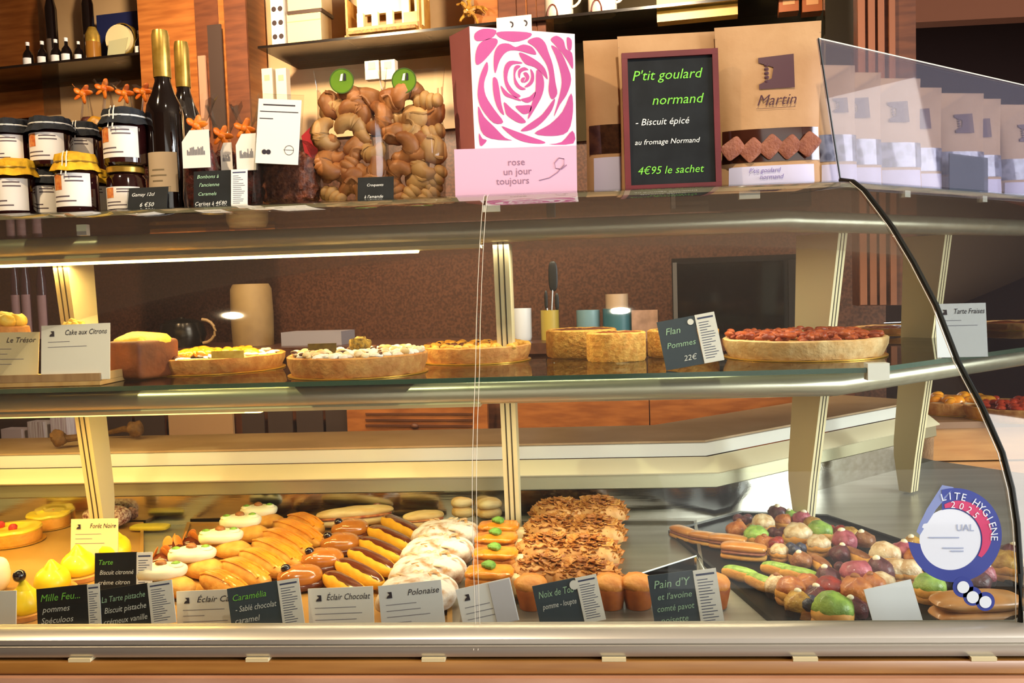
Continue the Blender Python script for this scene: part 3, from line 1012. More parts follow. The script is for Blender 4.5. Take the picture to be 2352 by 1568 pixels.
def logo(o, x, z, s, m=INK):
    mb = MB(); mb.prism([(x, z), (x + s, z), (x + s * .95, z + s), (x + s * .25, z + s), (x + s * .6, z + s * .6), (x + s * .2, z + s * .35)], -.0009, -.0004)
    mb.build('emblem', m, o, smooth=False)


def card(label, TL, TR, yt, zb, title=None, lines=3, lean=10, m=None, tx=.32, tcol=None, group=None, small=None, yr=None):
    o, w, h = plane_sign('price_card', label, 'price card', TL, TR, yt, zb, lean, m or CARDW, group=group, yr=yr)
    if title or lines:
        logo(o, w * .12, h * .995 - .019, .009)
    mb = MB()
    if title:
        glyphs(mb, title, w * tx, h - .018, .013, shear=.3, y=-.0006, width=w * (.95 - tx) if len(title) > 5 else None)
        mb.build('lettering_print', tcol or INK, o, smooth=False)
    mb = MB(); rnd = random.Random(len(label))
    for i in range(lines):
        rule(mb, w * .1, h - .030 - .009 * i, w * rnd.uniform(.3, .75), .0009, y=-.0004)
    if lines:
        mb.build('print_lines', mat('pale_ink', '#8b8794', rough=.8), o, smooth=False)
    return o, w, h


# ------------------------------------------------------------------ top shelf: jars
JAM = mat('dark_jam_glass', '#1c0a0a', '#2e1010', scale=12, rough=0.08, coat=0.6)
AMBERG = mat('honey_glass', '#5a2410', '#3a140a', scale=8, rough=0.08, coat=0.5)
BCLOTH = mat('black_cloth', '#15171c', '#22252c', scale=80, rough=0.9, bump=.3)
YCLOTH = mat('yellow_cloth', '#e6b41c', '#cf9a10', scale=60, rough=0.85, bump=.3)
RIBBLUE = mat('blue_ribbon', '#3a5f8e', rough=.5)
ORG = mat('orange_print2', '#c9622a', '#e89a4a', scale=120, rough=.6)


def jar(label, px, wpx, top, y, zb=TOPZ, h=None, cover='black', group='jars of preserve on the top shelf', ribbon=False, lab=(.12, .72), turn=0.0, zo=None):
    k = mpp(y); r = wpx * k / 2
    P = at(px, top, y=y)
    if h is None:
        h = P.z - zb
    o = thing('preserve_jar', label, 'jar', (P.x, y, zb), 0, group)
    gh = h * (.80 if cover in ('black', 'yellow') else .86)
    MB().lathe([(0, 0), (r * .9, 0), (r, h * .04), (r, gh * .86), (r * .86, gh * .95), (r * .82, gh), (0, gh)], 32).build('glass_body', JAM if cover != 'amber' else AMBERG, o)
    if cover in ('black', 'yellow'):
        m = BCLOTH if cover == 'black' else YCLOTH
        MB().lathe([(0, h), (r * .55, h * .998), (r * .93, h * .965), (r * 1.0, h * .88), (r * .98, h * .83), (r * 1.14, h * .74), (r * 1.2, h * .69)], 60, rip=.035, rn=13, amp=.004, seed=px).build('cloth_cover', m, o)
        MB().lathe([(r * 1.01, h * .82), (r * 1.035, h * .835), (r * 1.01, h * .85)], 32).build('elastic_band', LABELW if cover == 'black' else GOLDF, o)
    else:
        MB().lathe([(r * .9, h * .86), (r * .96, h * .87), (r * .97, h * .97), (r * .9, h), (0, h)], 32).build('gold_lid', GOLDF, o)
    l0, l1 = h * lab[0], h * lab[1] * .9
    a0, a1 = -2.72 + turn, -.42 + turn
    lb = MB().lathe([(r * 1.012, l0), (r * 1.012, l1)], 24, a0=a0, a1=a1).build('label', LABELW, o)
    ms = MB()
    for i in range(2):
        pass
    MB().lathe([(r * 1.02, l0 + (l1 - l0) * .50), (r * 1.02, l1 * .97)], 6, a0=a0 + .35, a1=a0 + .92).build('orange_emblem', ORG, lb)
    for q, (za, s0, s1) in enumerate(((.86, 1.1, 1.9), (.74, 1.1, 1.95), (.28, .35, 1.3), (.14, .35, 1.6))):
        zz = l0 + (l1 - l0) * za
        ms.lathe([(r * 1.02, zz), (r * 1.02, zz + h * .022)], 10, a0=a0 + s0, a1=a0 + s1)
    ms.build('print_lines', mat('label_ink', '#5a4a50', rough=.8), lb)
    if ribbon:
        rm = MB()
        for s in (-.05, .05):
            rm.lathe([(r * 1.19, h * .62), (r * 1.05, h * .80), (r * 1.02, h * .9), (r * .9, h * 1.0)], 3, a0=-1.57 + s * 2 - .03 + turn, a1=-1.57 + s * 2 + .03 + turn)
        rm.build('white_ribbon', LABELW, o)
    return o, r, h


jar('preserve jar with black cloth and white label, cut by the left edge, top row', 22, 82, 238, 1.66, zb=TOPZ + .098, h=.098)
jar('preserve jar with yellow cloth cover cut off by the left picture edge', 32, 92, 366, 1.62, cover='yellow')
jar('preserve jar with black cloth cover, stacked second from left on the upper row', 112, 92, 236, 1.66, zb=TOPZ + .098, h=.098)
jar('preserve jar between the two yellow-covered jars, under a black-covered one', 108, 74, 352, 1.66, h=.097)
jar('preserve jar with black cloth and thin white string, partly hidden behind its neighbour', 186, 70, 246, 1.72, zb=TOPZ + .099, h=.096, ribbon=True)
jar('preserve jar at the front with frilled yellow cloth and blue striped ribbon', 173, 94, 352, 1.595, cover='yellow', ribbon=True)
jar('preserve jar with yellow cloth half hidden behind the frilled one', 222, 60, 368, 1.68, cover='yellow', h=.094)
jar('preserve jar with tall black cloth hood stacked beside the wine bottle', 283, 98, 226, 1.62, zb=TOPZ + .089, h=.107, ribbon=True, turn=-.1)
jar('gold-lidded preserve jar at the bottom beside the wine bottle', 287, 88, 360, 1.62, cover='gold', h=.088, lab=(.1, .62))
jar('preserve jar hidden below the black string jar', 186, 70, 352, 1.74, h=.098)
# tall amber bottle with golden bow
P = at(222, 275, y=1.78)
o = thing('amber_bottle', 'tall amber syrup bottle with a golden bow behind the jars', 'bottle', (P.x, 1.80, TOPZ))
MB().lathe([(0, 0), (.030, 0), (.030, .15), (.014, .185), (.013, .20), (0, .20)], 24).build('body', AMBERG, o)
bowm = MB(); bowm.blob((-.004, -.034, .165), (.017, .009, .02), amp=.003, fr=70); bowm.blob((.006, -.034, .20), (.02, .010, .016), amp=.003, fr=70); bowm.blob((0, -.034, .182), (.01, .008, .012))
bowm.build('golden_bow', mat('gold_satin', '#c98d1c', '#a86c10', scale=50, rough=.4), o)

# wine bottles
def wine(label, l, r_, top, y, lab=True):
    k = mpp(y); rr = (r_ - l) * k / 2
    P = at((l + r_) / 2, top, y=y); Q = at((l + r_) / 2, 440, y=y)
    h = P.z - TOPZ
    o = thing('wine_bottle', label, 'bottle', (Q.x, y, TOPZ), 0, 'wine bottles on the top shelf')
    hb = h * .54
    MB().lathe([(0, .002), (rr * .8, 0), (rr, .004), (rr, hb), (rr * .92, hb * 1.10), (rr * .62, hb * 1.22), (rr * .42, hb * 1.34), (rr * .40, h * .82), (0, h * .82)], 40).build('body', GLASSD, o)
    MB().lathe([(rr * .45, h * .745), (rr * .47, h * .75), (rr * .46, h * .97), (rr * .40, h), (0, h)], 28).build('gold_capsule', GOLDF, o)
    if lab:
        lb = MB().lathe([(rr * 1.012, h * .115), (rr * 1.012, h * .33)], 24, a0=-2.5, a1=-.6).build('label', mat('beige_label', '#b9a284', rough=.7), o)
        ms = MB()
        for zz, s0, s1 in ((.23, .5, 1.2), (.20, .35, 1.3), (.17, .5, 1.1)):
            ms.lathe([(rr * 1.02, h * zz), (rr * 1.02, h * (zz + .008))], 10, a0=-2.5 + s0, a1=-2.5 + s1)
        ms.build('print_lines', mat('label_ink2', '#7a6a50'), lb)
    return o


wine('front dark wine bottle with long gold capsule and beige label', 345, 430, 70, 1.645)
wine('rear dark wine bottle with gold capsule, half hidden right of the front one', 398, 470, 96, 1.77, lab=False)

# ------------------------------------------------------------------ cellophane sweet bags
CELLO = glass('cellophane', '#fbfbf8', gloss=0.03, rough=0.06, haze=0.004)
BOWO = mat('orange_bow', '#f08a24', '#d86010', scale=60, rough=.45)
SWEET = mat('dark_sweets', '#3a1a16', '#6e2a20', scale=140, rough=.35, bump=.6, bscale=200)


def sweetbag(label, px, wpx, top, neck, y, group, tagc=None, base=TOPZ, tagbox=None, content=SWEET):
    k = mpp(y); w = wpx * k
    P = at(px, top, y=y); Nk = at(px, neck, y=y)
    h = P.z - base; hn = Nk.z - base
    Q = at(px, (neck + 460) / 2, y=y)
    o = thing('sweet_bag', label, 'bag', (Q.x, y, base), 0, group)
    MB().blob((0, 0, hn * .42), (w * .42, .018, hn * .42), e=(3, 3), amp=.004, fr=90, seed=px).build('sweets', content, o)
    rg = random.Random(px)
    fl = MB()
    n = 22; vs = []; fs = []
    lv = [(0, .46, .020), (.15, .5, .022), (.5, .48, .022), (.85, .22, .014), (1.0, .10, .008)]
    for t, a, d in lv:
        for i in range(n):
            th = 2 * math.pi * i / n
            vs.append((w * a * math.cos(th) * (1 + .06 * rg.uniform(-1, 1)), d * math.sin(th) * (1 + .1 * rg.uniform(-1, 1)), hn * t))
    for t, a, d in ((.35, .28, .016), (1.0, .50, .022)):
        for i in range(n):
            th = 2 * math.pi * i / n
            vs.append((w * a * math.cos(th) * (1 + .2 * rg.uniform(-1, 1)), d * math.sin(th), hn + (h - hn) * (t + (.12 * rg.uniform(-1, 1) if t == 1 else 0))))
    for j in range(len(lv) + 1):
        for i in range(n):
            a_, b_ = j * n + i, j * n + (i + 1) % n
            fs.append((a_, b_, b_ + n, a_ + n))
    fl.add(vs, fs); fl.build('cellophane', CELLO, o, ang=15)
    bw = MB()
    for i in range(5):
        a = i * 1.26 + rg.uniform(-.3, .3)
        bw.blob((.010, 0, 0), (.012, .003, .0062), amp=.002, fr=90, seed=i, M=Matrix.Translation((0, -.013, hn)) @ Matrix.Rotation(a, 4, 'Y') @ Matrix.Rotation(.6, 4, 'X'), nu=14, nv=10)
    bw.blob((0, -.012, hn), (.008, .008, .008), nu=12, nv=8)
    bw.build('bow', BOWO, o)
    if tagbox:
        l, t, r2, b = tagbox
        a = at(l, t, y=y - .028); c = at(r2, b, y=y - .028); ww, hh = c.x - a.x, a.z - c.z
        mb = MB(); mb.prism([(0, 0), (ww, 0), (ww, hh), (ww * .85, hh), (ww * .3, hh), (0, hh * .7)], 0, .0006, M=Matrix.Translation((a.x - Q.x, -.028, c.z - base)))
        tg = mb.build('gift_tag', LABELW, o, smooth=False)
        ms = MB(); rr_ = random.Random(int(l))
        for i in range(12):
            x = ww * (.18 + .055 * i); hh_ = hh * rr_.uniform(.10, .26)
            rule(ms, x, hh * .34, ww * .035, hh_, y=-.0006, M=Matrix.Translation((a.x - Q.x, -.028, c.z - base)))
        ms.build('skyline_print', mat('grey_ink', '#6a6a74'), tg, smooth=False)
    return o


G_SB = 'cellophane sweet bags with orange bows'
sweetbag('cellophane sweet bag with orange bow and white skyline tag, beside the wine bottle', 462, 88, 222, 292, 1.60, G_SB, tagbox=(416, 300, 484, 384))
sweetbag('cellophane sweet bag with orange bow standing furthest back of the front three', 520, 80, 238, 315, 1.66, G_SB, tagbox=(505, 328, 535, 392))
sweetbag('cellophane sweet bag with orange bow and long tag, left of the white card', 572, 76, 236, 298, 1.615, G_SB, tagbox=(540, 308, 592, 390))
for i, (x, t) in enumerate(((205, 196), (254, 184), (300, 196), (342, 192))):
    sweetbag(('leftmost orange-tied bag top showing behind the jars', 'orange-tied bag top showing left of the black cloth hood', 'orange-tied bag top showing above the black cloth hood', 'orange-tied bag top showing just left of the wine bottle')[i], x, 60, t, t + 22, 1.84, G_SB)
# dark nut bag and printed card on stand
P = at(668, 400, y=1.63)
o = thing('nut_bag', 'clear bag of dark glazed nuts under the white printed card', 'bag', (P.x, 1.63, TOPZ))
k = mpp(1.63)
MB().blob((0, 0, .052), (66 * k, .03, .052), e=(3, 3), nu=48, nv=30, amp=.007, fr=80).build('glazed_nuts', mat('glazed_nuts', '#5a2a20', '#a0583c', scale=110, rough=.25, bump=.8, bscale=160), o)
MB().blob((0, 0, .062), (74 * k, .034, .066), e=(3, 2.4), nu=26, nv=16, amp=.010, fr=30, seed=4).build('cellophane', CELLO, o, ang=12)
o, w, h = plane_sign('printed_card', 'white printed card in clear holder standing over the nut bag', 'card', (594, 226), (692, 230), 1.585, TOPZ + .073, 3)
mb = MB(); mb.box((w / 2, .0045, h / 2 - .030), (w * 1.08, .0012, h + .080)); mb.build('acrylic_holder', ACRY, o, smooth=False)
mb = MB(); rule(mb, w * .12, h * .90, w * .75, .0022, y=-.0006); rule(mb, w * .05, h * .80, w * .9, .0014, y=-.0006); rule(mb, w * .05, h * .69, w * .32, .0014, y=-.0006)
mb.build('print_lines', INK, o, smooth=False)
mb = MB(); mb.lathe([(0, 0), (.0045, 0)], 12, M=Matrix.Translation((w * .20, -.0006, h * .18)) @ Matrix.Rotation(R(90), 4, 'X')); mb.lathe([(0, 0), (.0045, 0)], 12, M=Matrix.Translation((w * .30, -.0007, h * .18)) @ Matrix.Rotation(R(90), 4, 'X')); mb.build('emblem', INK, o)
mb = MB(); mb.lathe([(.008, 0), (.0088, 0)], 20, M=Matrix.Translation((w * .78, -.0006, h * .22)) @ Matrix.Rotation(R(90), 4, 'X')); rule(mb, w * .65, h * .22, w * .24, .0007, y=-.0006); mb.build('round_stamp', INK, o)
P = at(722, 305, y=1.70)
o = thing('red_card', 'red triangular card with a dark figure behind the left biscuit bag', 'card', (P.x, 1.70, TOPZ))
zt = P.z - TOPZ
MB().prism([(-.026, zt - .005), (.005, zt + .022), (.018, zt - .026), (.0, 0), (-.004, 0)], 0, .001).build('card', mat('red_card', '#c01c2c', rough=.5), o, smooth=False)
MB().prism([(.0, zt - .008), (.006, zt + .024), (.014, zt + .004), (.016, zt - .008)], -.001, -.0002).build('dark_figure', INK, o, smooth=False)

# ------------------------------------------------------------------ two clear bags of biscuits
BISC = mat('brown_biscuit', '#8e4e22', '#c08048', scale=26, rough=.5, bump=.35, bscale=60)
BISC2 = mat('pale_biscuit', '#a8703a', '#d8aa6c', scale=22, rough=.5, bump=.35, bscale=60)
GREENS = mat('green_sticker', '#6d941e', '#5a8216', scale=20, rough=.4)


def biscuit_mesh(kind):
    """crescent biscuit: a curled tapering roll"""
    mb = MB(); n = 15
    pts, rs = [], []
    for i in range(n):
        t = i / (n - 1); a = -2.2 + 4.4 * t
        pts.append((.0135 * math.cos(a), .0015 * math.sin(5 * t), .0135 * math.sin(a)))
        rs.append(.0045 + .0085 * math.sin(math.pi * t) ** .7)
    if kind == 0:
        mb.tube(pts, rs, 10)
    elif kind == 1:
        mb.blob((0, 0, 0), (.019, .011, .015), e=(2, 2.4), amp=.003, fr=70)
        mb.tube([(-.016 + .032 * j / 8, -.010 + .0016 * math.sin(j), .006 * math.sin(j * .8)) for j in range(9)], .0022, 6)
    else:
        for j in range(4):
            mb.blob((-.012 + .008 * j, 0, .002 * (j % 2)), (.0075, .010, .013 - .002 * abs(j - 1.5)), nu=12, nv=8, amp=.001, fr=80)
    return mb


protoB = []  # one of each look
for kk in range(3):
    for mm in (BISC, BISC2):
        oo = biscuit_mesh(kk).build('crescent_biscuit', mm, None)
        protoB.append(oo)
usedB = set()
rb = random.Random(11)
for bi, (l, r_, top, y, side) in enumerate(((740, 884, 222, 1.625, 'left'), (888, 1016, 222, 1.625, 'right'))):
    k = mpp(y)
    cx = at((l + r_) / 2, 340, y=y).x; w = (r_ - l) * k
    zt = at((l + r_) / 2, top - 10, y=y).z
    rows, cols = 7, 3
    rown = ['bottom', 'second lowest', 'third lowest', 'middle', 'third highest', 'second highest', 'top']
    coln = ['left', 'centre', 'right']
    for rI in range(rows):
        for cI in range(cols):
            x = cx + (cI - 1.0) * w * .31 + (.005 if rI % 2 else -.005) + rb.uniform(-.003, .003)
            z = TOPZ + .019 + (zt - TOPZ - .036) * rI / (rows - 1) + rb.uniform(-.004, .004)
            pk = rb.choices(range(6), [2, 2, 3, 3, 2, 2])[0]
            src = protoB[pk]
            if pk in usedB:
                c = src.copy(); COL.objects.link(c)
            else:
                c = src; usedB.add(pk)
            c.location = (x, y + rb.uniform(-.006, .006), max(z, TOPZ + .020))
            c.rotation_euler = (rb.uniform(-.5, .5), rb.uniform(0, 6.28), rb.uniform(-.5, .5))
            s_ = rb.uniform(1.3, 1.55); c.scale = (s_, s_, s_)
            tag(c, 'golden brown biscuit in the %s clear bag, %s row, %s' % (side, rown[rI], coln[cI]), 'biscuit', 'biscuits in the two clear bags')
    o = thing('biscuit_bag', 'clear biscuit bag with round green sticker, %s one of the pair' % side, 'bag', (cx, y, TOPZ), 0, 'clear bags of biscuits')
    zz = at((l + r_) / 2, 158, y=y).z - TOPZ
    zf = at((l + r_) / 2, top, y=y).z - TOPZ
    n = 32; vs = []; fs = []; rg = random.Random(5 + bi)
    lv = [(0, .50, .020), (.03, .53, .030), (.35, .55, .034), (.72, .53, .028), (.86, .55, .012), (1.0, .60, .003)]
    for t, a, d in lv:
        for i in range(n):
            th = 2 * math.pi * i / n
            q = math.copysign(abs(math.cos(th)) ** .45, math.cos(th)); s_ = math.copysign(abs(math.sin(th)) ** .7, math.sin(th))
            vs.append((w * a * q + rg.uniform(-1, 1) * .0015, d * s_ * (1 + rg.uniform(-.12, .12)), zz * t + rg.uniform(-.002, .002)))
    for j in range(len(lv) - 1):
        for i in range(n):
            a_, b_ = j * n + i, j * n + (i + 1) % n
            fs.append((a_, b_, b_ + n, a_ + n))
    MB().add(vs, fs).build('cellophane', CELLO, o, ang=10)
    sx, sy = ((785, 186), (928, 185))[bi]
    S = at(sx, sy, y=y - .022)
    st = MB().lathe([(0, 0), (28 * k, 0)], 32, M=Matrix.Translation((S.x - cx, -.022, S.z - TOPZ)) @ Matrix.Rotation(R(90), 4, 'X')).build('round_sticker', GREENS, o)
    MB().lathe([(26 * k, 0), (28.5 * k, 0)], 32, M=Matrix.Translation((S.x - cx, -.0225, S.z - TOPZ)) @ Matrix.Rotation(R(90), 4, 'X')).build('sticker_rim', mat('dark_green', '#3c5a14'), st)
    MB().prism([(-.004, 0), (.001, 0), (.003, .013), (-.001, .012)], -.0005, 0, M=Matrix.Translation((S.x - cx, -.0225, S.z - TOPZ))).build('white_mark', LABELW, st, smooth=False)
    MB().prism([(.003, 0), (.008, .001), (.008, .012), (.005, .014)], -.0005, 0, M=Matrix.Translation((S.x - cx, -.0225, S.z - TOPZ))).build('black_mark', INK, st, smooth=False)

for k_, src in enumerate(protoB):
    if k_ not in usedB:
        bpy.data.objects.remove(src)
# small signs at the front of the top shelf
o, w, h = plane_sign('chalk_sign', 'small black chalk sign in clear holder, in front of the wine bottle', 'chalk sign', (296, 432), (386, 428), 1.565, TOPZ, 14, CHALKB)
chalk(o, w, [('Gamay 12cl', .006, h * .62, .009, CHALKW), ('6 €50', .022, h * .16, .011, CHALKW)])
mb = MB(); mb.box((w / 2, .004, h / 2), (w * 1.10, .0012, h * 1.06)); mb.build('acrylic_holder', ACRY, o, smooth=False)
o, w, h = plane_sign('chalk_sign', 'black chalk sign with green lettering and price strip, among the sweet bags', 'chalk sign', (445, 394), (530, 390), 1.568, TOPZ, 8, CHALKB)
chalk(o, w, [('Bonbons à', .006, h * .80, .0095, CHALKT), ('l\'ancienne', .010, h * .58, .0095, CHALKT), ('Caramels', .008, h * .34, .009, CHALKT), ('Cerises à 4€80', .002, h * .08, .0095, CHALKW)])
price_list(o, w + .001, .030, h * 1.0)
o, w, h = plane_sign('chalk_sign', 'small black chalk sign in clear holder between the biscuit bags', 'chalk sign', (822, 408), (904, 405), 1.567, TOPZ, 12, CHALKB)
chalk(o, w, [('Croquants', .016, h * .62, .007, CHALKW), ('à l\'amande', .012, h * .14, .008, CHALKW)])
mb = MB(); mb.box((w / 2, .004, h / 2), (w * 1.10, .0012, h * 1.06)); mb.build('acrylic_holder', ACRY, o, smooth=False)

# ------------------------------------------------------------------ pink rose box
PINKL = mat('light_pink_card', '#dcb0ce', rough=.5)
PINKR = mat('rose_pink', '#c4579c', '#b4488c', scale=4, rough=.45)
WHC = mat('rose_white', '#f1e6f0', rough=.45)
yb = 1.575
TLc, TRc = at(1078, 60, y=yb), at(1320, 78, y=yb)
BLc, BRc = at(1096, 338, y=yb), at(1326, 336, y=yb)
o = thing('rose_gift_box', 'tall pink gift box with a white rose pattern on its lid panel', 'gift box', (0, 0, 0))
def quad_px(pts, y):
    return [at(a, b, y=y) for a, b in pts]
f4 = quad_px([(1096, 458), (1326, 452), (1320, 78), (1078, 60)], yb)
f4[0].z = f4[1].z = TOPZ
bk = [p + Vector((-.045 * 1.0, .085, .0)) for p in f4]
bk[3] = at(1032, 84, y=yb + .085); bk[0] = at(1056, 450, y=yb + .085); bk[0].z = TOPZ; bk[1].z = TOPZ
mb = MB(); mb.add([tuple(v) for v in f4 + bk], [(0, 1, 2, 3), (7, 6, 5, 4), (0, 4, 5, 1), (1, 5, 6, 2), (2, 6, 7, 3), (3, 7, 4, 0)])
mb.m = [0, 1, 1, 1, 1, 1]
mb.build('box_body', [WHC, mat('dusky_pink_side', '#b06a6a', '#a45e5e', scale=6, rough=.5)], o, smooth=False)
# petals traced on the panel (pixels of the photograph), as inlaid print
ROSE = [
 [(1090,78),(1110,66),(1140,70),(1128,88),(1095,94)],
 [(1142,74),(1180,72),(1220,76),(1212,88),(1180,96),(1148,86)],
 [(1094,148),(1092,125),(1100,102),(1118,90),(1138,88),(1143,98),(1128,120),(1108,142)],
 [(1222,88),(1238,86),(1252,98),(1260,120),(1270,150),(1276,190),(1280,215),(1268,228),(1260,208),(1262,175),(1256,150),(1244,130),(1228,108),(1212,96)],
 [(1265,90),(1278,82),(1294,92),(1300,112),(1314,122),(1316,158),(1304,140),(1290,120),(1272,100)],
 [(1302,86),(1313,92),(1312,114),(1304,112)],
 [(1136,120),(1148,102),(1168,100),(1184,108),(1202,102),(1222,108),(1232,124),(1220,124),(1190,116),(1165,118),(1148,138),(1138,168),(1134,150)],
 [(1192,122),(1206,124),(1234,140),(1252,158),(1258,182),(1246,170),(1228,154),(1206,146)],
 [(1098,200),(1104,170),(1118,142),(1121,160),(1112,190),(1116,220),(1136,252),(1156,280),(1134,282),(1108,252),(1098,226)],
 [(1132,180),(1142,182),(1148,212),(1152,240),(1158,264),(1144,250),(1134,218)],
 [(1158,156),(1170,140),(1196,142),(1198,146),(1178,148),(1168,162),(1166,186),(1180,208),(1196,220),(1184,224),(1166,206),(1158,184)],
 [(1150,196),(1168,214),(1192,226),(1196,232),(1176,226),(1158,218)],
 [(1232,162),(1244,168),(1250,190),(1246,216),(1232,244),(1212,274),(1222,236),(1230,208)],
 [(1196,228),(1216,222),(1230,210),(1226,226),(1212,236)],
 [(1184,244),(1200,242),(1220,242),(1218,256),(1206,262),(1196,258)],
 [(1158,234),(1176,250),(1196,266),(1208,280),(1192,282),(1166,266),(1160,252)],
 [(1266,104),(1286,116),(1302,148),(1312,182),(1302,216),(1286,240),(1272,268),(1284,224),(1290,190),(1286,160),(1276,128)],
 [(1196,300),(1222,280),(1246,262),(1274,226),(1268,252),(1246,280),(1220,298)],
 [(1228,306),(1262,286),(1292,256),(1312,214),(1316,256),(1304,302),(1268,312)],
 [(1098,244),(1112,268),(1136,292),(1160,316),(1176,322),(1128,318),(1104,298)],
 [(1152,290),(1176,298),(1214,312),(1252,326),(1240,330),(1206,326),(1178,314)],
 [(1100,306),(1108,318),(1118,322),(1108,334),(1102,332)],
 [(1260,331),(1290,326),(1315,300),(1317,329)],
 [(1180,160),(1186,150),(1196,152),(1186,162),(1184,178),(1194,196),(1208,204),(1196,206),(1182,192)],
 [(1218,158),(1226,168),(1226,186),(1216,198),(1204,200),(1216,188),(1220,174)],
 [(1192,160),(1204,154),(1214,160),(1204,162),(1196,168),(1194,180),(1190,172)],
 [(1202,168),(1210,166),(1216,176),(1212,186),(1202,190),(1208,180)],
 [(1196,184),(1200,178),(1206,178),(1204,184),(1200,190)],
]
org = at(1200, 200, y=yb)
pm = MB()
from mathutils.geometry import tessellate_polygon
for pol in ROSE:
    # smooth the traced outline (closed Catmull-Rom)
    m_ = len(pol); sm = []
    for i in range(m_):
        p0, p1, p2, p3 = (Vector(pol[(i + j - 1) % m_] + (0,)) for j in range(4))
        for t in (0, .33, .66):
            sm.append(.5 * ((2 * p1) + (p2 - p0) * t + (2 * p0 - 5 * p1 + 4 * p2 - p3) * t * t + (3 * p1 - p0 - 3 * p2 + p3) * t ** 3))
    pts = [at(q.x, q.y, y=yb - .0006) for q in sm]
    tri = tessellate_polygon([[Vector((p.x, p.z, 0)) for p in pts]])
    pm.add([tuple(p) for p in pts], [tuple(t) for t in tri])
pm.build('rose_print', PINKR, o, smooth=False)
# folded front sleeve of paler pink
f = quad_px([(1046, 458), (1326, 452), (1324, 334), (1043, 343)], yb - .012)
f[0].z = f[1].z = TOPZ
g = [p + Vector((0, .011, 0)) for p in f]
mb = MB(); mb.add([tuple(v) for v in f + g], [(0, 1, 2, 3), (7, 6, 5, 4), (0, 4, 5, 1), (1, 5, 6, 2), (2, 6, 7, 3), (3, 7, 4, 0)])
sl = mb.build('pink_sleeve', PINKL, o, smooth=False)
tm = MB()
for t, px_, py_, s_ in (('rose', 1166, 380, .017), ('un jour', 1156, 402, .017), ('toujours', 1140, 424, .017)):
    q = at(px_, py_, y=yb - .0126)
    glyphs(tm, t, 0, 0, s_, M=Matrix.Translation(q))
cur = [at(a, b, y=yb - .0128) for a, b in ((1238, 414), (1262, 408), (1280, 396), (1296, 378), (1296, 364), (1284, 362), (1274, 374), (1276, 386), (1290, 388), (1302, 378))]
tm.tube([tuple(p) for p in cur], .0005, 5)
tm.build('lettering_print', mat('grey_pink_ink', '#93708c'), sl, smooth=False)

